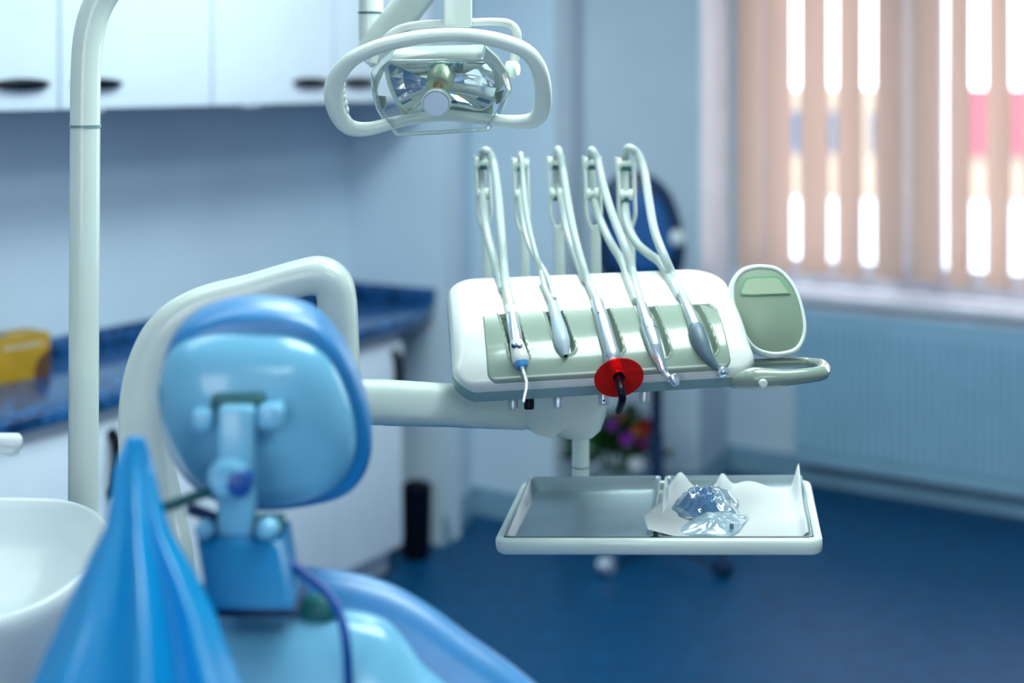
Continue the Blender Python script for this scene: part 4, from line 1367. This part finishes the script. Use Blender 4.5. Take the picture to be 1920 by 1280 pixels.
def hbox(name, m, px0, px1, py0, py1, Y, dep, bev=0.006):
    a, b = P(px0, py1, Y), P(px1, py0, Y)
    bm_ = newbm()
    box(bm_, ((a.x + b.x) / 2, Y + dep / 2, (a.z + b.z) / 2), (b.x - a.x, dep, b.z - a.z), None, bev)
    return obj(name, bm_, M[m], ch)
hbox('bracket_plate', 'shell', 405, 474, 765, 1012, 1.405, 0.03)
hbox('bracket_shadow_bar', 'lever', 392, 492, 742, 772, 1.425, 0.04)  # dark bar stands for the shadow above the bracket plate
hbox('bracket_lug', 'shell', 356, 396, 770, 812, 1.415, 0.05)
hbox('bracket_lug', 'shell', 480, 528, 762, 808, 1.415, 0.05)
bm = newbm()
q = P(432, 893, 1.40)
lathe(bm, q + V2(0, 0.02, 0), q + V2(0, -1, 0), [(0, 0.001), (0, 0.021), (0.03, 0.021), (0.037, 0.015), (0.037, 0.001)], 24)
obj('pivot_boss', bm, M['shell'], ch)
bm = newbm()
q = P(446, 908, 1.38)
lathe(bm, q + V2(0, 0.02, 0), q + V2(0.1, -1, 0), [(0, 0.001), (0, 0.013), (0.024, 0.012), (0.026, 0.001)], 20)
obj('pivot_bolt', bm, M['cable'], ch)
hbox('clamp_knob', 'shell', 360, 396, 982, 1022, 1.38, 0.03, 0.012)
hbox('clamp_knob', 'shell', 474, 520, 978, 1022, 1.38, 0.03, 0.012)
hbox('clamp_plate', 'lever', 478, 530, 972, 1030, 1.405, 0.02, 0.003)
bm = newbm()
prism(bm, [P(366, 1016, 1.385), P(526, 1016, 1.385), P(546, 1146, 1.345), P(388, 1146, 1.345)], (0, 0.07, 0), 0.006)
obj('mounting_block', bm, M['cblue'], ch)
hbox('block_shadow', 'navy', 392, 556, 1142, 1160, 1.365, 0.07, 0.003)  # navy strip, the shadow line under the block made solid
bm = newbm()
c = cr([(398, 918, 1.415, 11), (350, 936, 1.40, 10), (305, 950, 1.385, 10), (280, 940, 1.372, 9), (264, 905, 1.362, 7), (258, 845, 1.356, 5), (256, 830, 1.356, 3)], 5)
tube(bm, [P(x, y, Y) for x, y, Y, r in c], [r * Y / FPX for x, y, Y, r in c], 14)
obj('lever', bm, M['lever'], ch)
bm = newbm()
tube(bm, [P(352, 952, 1.41), P(405, 972, 1.42)], 0.006, 12)
obj('lever_stay', bm, M['navy'], ch)
# backrest: shell, piping, upholstery
bn_ = Vector((0.08, -0.90, 0.42)).normalized()
bo_ = P(480, 1180, 1.44)
csh = cr([(420, 1150), (540, 1142), (640, 1140), (712, 1155), (755, 1190), (795, 1245), (860, 1305), (930, 1420), (960, 1700), (900, 2000), (500, 2060), (150, 2000), (110, 1700), (120, 1420), (165, 1300), (215, 1215), (300, 1165)], 4, True)
ccu = cr([(420, 1085), (540, 1062), (640, 1070), (725, 1092), (800, 1132), (880, 1190), (965, 1250), (1045, 1325), (1100, 1440), (1120, 1700), (1050, 2040), (500, 2110), (60, 2040), (20, 1700), (40, 1440), (110, 1310), (190, 1200), (290, 1120)], 4, True)
bc_ = (520, 1600)
bm = newbm()
loft(bm, [pring(ccu, bo_ - bn_ * 0.05, bn_, s, o, bc_) for s, o in ((0.5, -0.075), (0.86, -0.066), (0.96, -0.048), (1.0, -0.02), (1.0, 0.005), (0.985, 0.022), (0.94, 0.034), (0.88, 0.040))])
obj('backrest_cushion', bm, M['uphol'], ch, True, 180)
bm = newbm()
loft(bm, [pring(csh, bo_, bn_, s, o, bc_) for s, o in ((0.99, -0.012), (1.0, -0.002), (0.994, 0.006), (0.96, 0.022), (0.90, 0.034), (0.75, 0.046), (0.4, 0.054), (0.1, 0.056))])
obj('backrest_shell', bm, M['shell'], ch, True, 180)
bm = newbm()
q = ray_plane(598, 1143, bo_ + bn_ * 0.02, bn_)
bmesh.ops.create_uvsphere(bm, u_segments=20, v_segments=12, radius=1.0, matrix=Matrix.Translation(q) @ Matrix.Diagonal((0.024, 0.016, 0.016, 1)))
obj('release_knob', bm, M['knobg'], ch)
bm = newbm()
c = cr([P(522, 1040, 1.41), P(570, 1075, 1.40), P(612, 1110, 1.39), P(636, 1150, 1.375), P(648, 1200, 1.36), P(654, 1280, 1.37), P(656, 1400, 1.42)], 6)
tube(bm, c, 0.0048, 12)
obj('cable', bm, M['cable'], ch)
# seat and pedestal
bm = newbm()
box(bm, (-0.15, 2.02, 0.50), (0.42, 0.60, 0.10), None, 0.04, 5)
obj('seat', bm, M['uphol'], ch)
bm = newbm()
lathe(bm, V2(-0.14, 1.98, 0), V2(-0.14, 1.98, 1), [(0, 0.001), (0, 0.22), (0.05, 0.21), (0.08, 0.13), (0.46, 0.11), (0.46, 0.001)], 32)
obj('pedestal', bm, M['shell'], ch)

# ------------------------------------------------------------------ blue drape on the lever
bm = newbm()
nx, ny = 84, 46
g = []
for j in range(ny + 1):
    t = j / ny
    py = 818 + t * 640
    # left and right outline read along the height
    def lerp(tab, y):
        for (y0, x0), (y1, x1) in zip(tab, tab[1:]):
            if y <= y1:
                return x0 + (x1 - x0) * (y - y0) / (y1 - y0)
        return tab[-1][1]
    Lx = lerp([(815, 242), (830, 233), (850, 224), (880, 213), (930, 207), (985, 198), (1040, 170), (1130, 128), (1280, 62), (1460, -20)], py)
    Rx = lerp([(815, 266), (830, 274), (850, 281), (900, 294), (950, 304), (1000, 322), (1070, 364), (1150, 405), (1280, 452), (1460, 520)], py)
    row = []
    for i in range(nx + 1):
        u = i / nx
        e = abs(u * 2 - 1)
        amp = 0.030 * sm(t * 1.6)
        Y = 1.352 - 0.17 * t - 0.040 * sm(t * 1.5) * math.cos((u - 0.5) * math.pi) ** 2
        fold = math.exp(-((u - 0.50 - 0.03 * t) / 0.07) ** 2) * 0.9 - math.exp(-((u - 0.33) / 0.09) ** 2) * 0.7 - math.exp(-((u - 0.66 - 0.05 * t) / 0.10) ** 2) * 0.7 + math.exp(-((u - 0.12) / 0.06) ** 2) * 0.5 + math.exp(-((u - 0.84) / 0.07) ** 2) * 0.8
        Y -= amp * fold * 0.8
        Y += 0.004 * noise.noise(Vector((u * 5, t * 4, 1.7)))
        Y += 0.035 * e ** 6 * sm(t * 2)
        x = Lx + (Rx - Lx) * u
        yy = py + 10 * math.sin(u * 9) * t
        row.append(P(x, yy, Y))
    g.append(row)
sheet(bm, g, 0.0012, Vector((0, -1, 0)))
tag(obj('drape', bm, M['drape'], None, True, 180), 'bright blue cloth hanging in a peak beside the headrest', 'cloth')

# ------------------------------------------------------------------ operator stool in the background
so = V2(0.503, 4.95, 0)
st = thing('operator_stool', 'dark blue operator stool with round backrest behind the console', 'stool', so)
bm = newbm()
lathe(bm, so + V2(0, 0, 0.10), so + V2(0, 0, 2), [(0, 0.001), (0, 0.045), (0.05, 0.035), (0.06, 0.024), (0.30, 0.024), (0.30, 0.020), (0.52, 0.020), (0.52, 0.001)], 20)
obj('column', bm, M['stoolnavy'], st)
for k in range(5):
    a = math.radians(234 + 72 * k)
    d = V2(math.cos(a), math.sin(a))
    bm = newbm()
    tube(bm, [so + V2(0, 0, 0.115), so + d * 0.12 + V2(0, 0, 0.105), so + d * 0.32 + V2(0, 0, 0.08)], [0.026, 0.022, 0.015], 10, flat=(1.2, 0.8))
    lg_ = obj('leg', bm, M['stoolnavy'], st)
    bm = newbm()
    w = so + d * 0.325 + V2(0, 0, 0.03)
    n_ = V2(-d.y, d.x)
    lathe(bm, w - n_ * 0.024, w + n_, [(0, 0.001), (0, 0.026), (0.003, 0.03), (0.018, 0.03), (0.021, 0.02), (0.027, 0.02), (0.03, 0.03), (0.045, 0.03), (0.048, 0.026), (0.048, 0.001)], 18)
    tube(bm, [w, w + V2(0, 0, 0.055)], 0.009, 8)
    obj('caster', bm, M['chrome'] if k in (0,) else M['stoolnavy'], lg_)  # single chrome caster carries the highlight in its material
bm = newbm()
lathe(bm, so + V2(0, 0, 0.61), so + V2(0, 0, 2), [(0, 0.001), (0, 0.16), (0.012, 0.19), (0.035, 0.195), (0.06, 0.185), (0.075, 0.14), (0.078, 0.001)], 32)
obj('seat', bm, M['stoolblue'], st, True, 180)
bcx = P(1206, 428, 5.09)
bm = newbm()
bpx = cr([(1185, 322), (1225, 330), (1258, 362), (1278, 415), (1286, 470), (1270, 520), (1210, 545), (1140, 530), (1118, 480), (1116, 410), (1132, 355), (1156, 330)], 4, True)
loft(bm, [pring(bpx, bcx, Vector((0, -1, 0)), s, o, (1200, 430)) for s, o in ((0.85, -0.05), (0.96, -0.045), (1.0, -0.025), (1.0, -0.005), (0.95, 0.008))])
bk_ = obj('backrest', bm, M['stoolnavy'], st, True, 60)
bm = newbm()
loft(bm, [pring(bpx, bcx, Vector((0, -1, 0)), s, o, (1206, 440)) for s, o in ((0.70, 0.004), (0.69, 0.014), (0.62, 0.022), (0.4, 0.026))])
obj('backrest_pad', bm, M['stoolblue'], bk_, True, 180)
bm = newbm()
tube(bm, cr([so + V2(0.0, 0.12, 0.63), V2(0.475, 5.20, 0.64), V2(0.465, 5.22, 0.72), V2(0.465, 5.16, 0.95), bcx + V2(0, 0.03, -0.10)], 5), 0.018, 10)
obj('back_post', bm, M['stoolnavy'], st)
bm = newbm()
q = P(1268, 447, 5.09)
bmesh.ops.create_uvsphere(bm, u_segments=18, v_segments=12, radius=0.034, matrix=Matrix.Translation(q))
kn = obj('adjusting_knob', bm, M['pale'], st, True, 180)
bm = newbm()
tube(bm, [P(1240, 470, 5.10), P(1262, 455, 5.09)], 0.016, 10)
obj('knob_stem', bm, M['stoolnavy'], st)

# ------------------------------------------------------------------ flowers
fo = V2(0.380, 5.17, 0)
fl = thing('flower_pot', 'pot of red, purple and orange flowers beneath the console', 'flowers', fo)
bm = newbm()
lathe(bm, fo, fo + V2(0, 0, 1), [(0, 0.001), (0, 0.065), (0.01, 0.07), (0.19, 0.095), (0.20, 0.10), (0.205, 0.09), (0.17, 0.085), (0.17, 0.001)], 28)
obj('pot', bm, M['vase'], fl)
bm = newbm()
for k in range(420):
    a = random.uniform(0, 2 * math.pi)
    el = random.uniform(0.1, 1.35)
    r = random.uniform(0.05, 0.175)
    d = Vector((math.cos(a) * math.cos(el), math.sin(a) * math.cos(el), math.sin(el)))
    c = fo + V2(0, 0, 0.24) + Vector((d.x * r, d.y * r * 0.8, d.z * r * 1.05))
    L = random.uniform(0.035, 0.07)
    s = d.cross(Vector((random.random() - .5, random.random() - .5, random.random() - .5))).normalized()
    w = L * 0.28
    nn = s.cross(d)
    vs = [bm.verts.new(p) for p in (c, c + d * L * 0.5 + s * w + nn * 0.006, c + d * L + nn * -0.004, c + d * L * 0.5 - s * w + nn * 0.006, c + d * L * 0.5)]
    bm.faces.new((vs[0], vs[1], vs[4])); bm.faces.new((vs[1], vs[2], vs[4]))
    bm.faces.new((vs[2], vs[3], vs[4])); bm.faces.new((vs[3], vs[0], vs[4]))
for k in range(10):
    a = 2 * math.pi * k / 10
    tube(bm, [fo + V2(0, 0, 0.17), fo + V2(0.10 * math.cos(a), 0.08 * math.sin(a), 0.36)], 0.003, 6)
obj('foliage', bm, M['leaf'], fl, True, 60)
for px, py, Y, r, m in ((1147, 795, 4.86, 0.026, 'purple'), (1163, 780, 4.92, 0.022, 'orange'), (1195, 806, 4.86, 0.030, 'orange'), (1213, 800, 4.84, 0.036, 'red'), (1175, 822, 4.80, 0.030, 'purple'), (1234, 848, 4.84, 0.026, 'magenta'), (1160, 775, 5.0, 0.018, 'pale'), (1192, 868, 4.82, 0.030, 'pale'), (1206, 833, 4.86, 0.018, 'magenta')):
    bm = newbm()
    Y += 0.16
    q = P(px, py, Y)
    for ly in range(3):
        for k in range(7):
            a = 2 * math.pi * (k + ly * 0.5) / 7
            tilt = 0.25 + 0.45 * ly
            d = Vector((math.cos(a) * math.cos(tilt), -math.sin(tilt), math.sin(a) * math.cos(tilt)))
            s = Vector((-math.sin(a), 0, math.cos(a)))
            rr_ = r * (1 - 0.2 * ly)
            vs = [bm.verts.new(p) for p in (q, q + d * rr_ * 0.6 + s * rr_ * 0.34, q + d * rr_, q + d * rr_ * 0.6 - s * rr_ * 0.34)]
            bm.faces.new(vs)
    bmesh.ops.create_icosphere(bm, subdivisions=1, radius=r * 0.28, matrix=Matrix.Translation(q - V2(0, r * 0.15, 0)))
    obj('flower', bm, M[m], fl, True, 60)

# ceiling lamp housings, the rear one holding the added fill light
for x, y in ((0.55, 2.1), (0.05, 3.4), (-0.9, 2.0), (0.6, -0.5)):
    bm = newbm()
    ax = (Vector((math.cos(0.6), math.sin(0.6), 0)), Vector((-math.sin(0.6), math.cos(0.6), 0)), (0, 0, 1))
    box(bm, (x, y, 2.685), (1.26, 0.66, 0.03), ax, 0.005)
    tag(obj('ceiling_and_fill_panel', bm, M['white']), {0.55: 'ceiling light panel above the dental unit', 0.05: 'ceiling light panel between the dental unit and worktop', -0.9: 'ceiling light panel above the spittoon', 0.6: 'added fill light panel by the rear window'}[x], 'lamp')

for o in list(bpy.data.objects):
    if '_base' in o.keys():
        del o['_base']
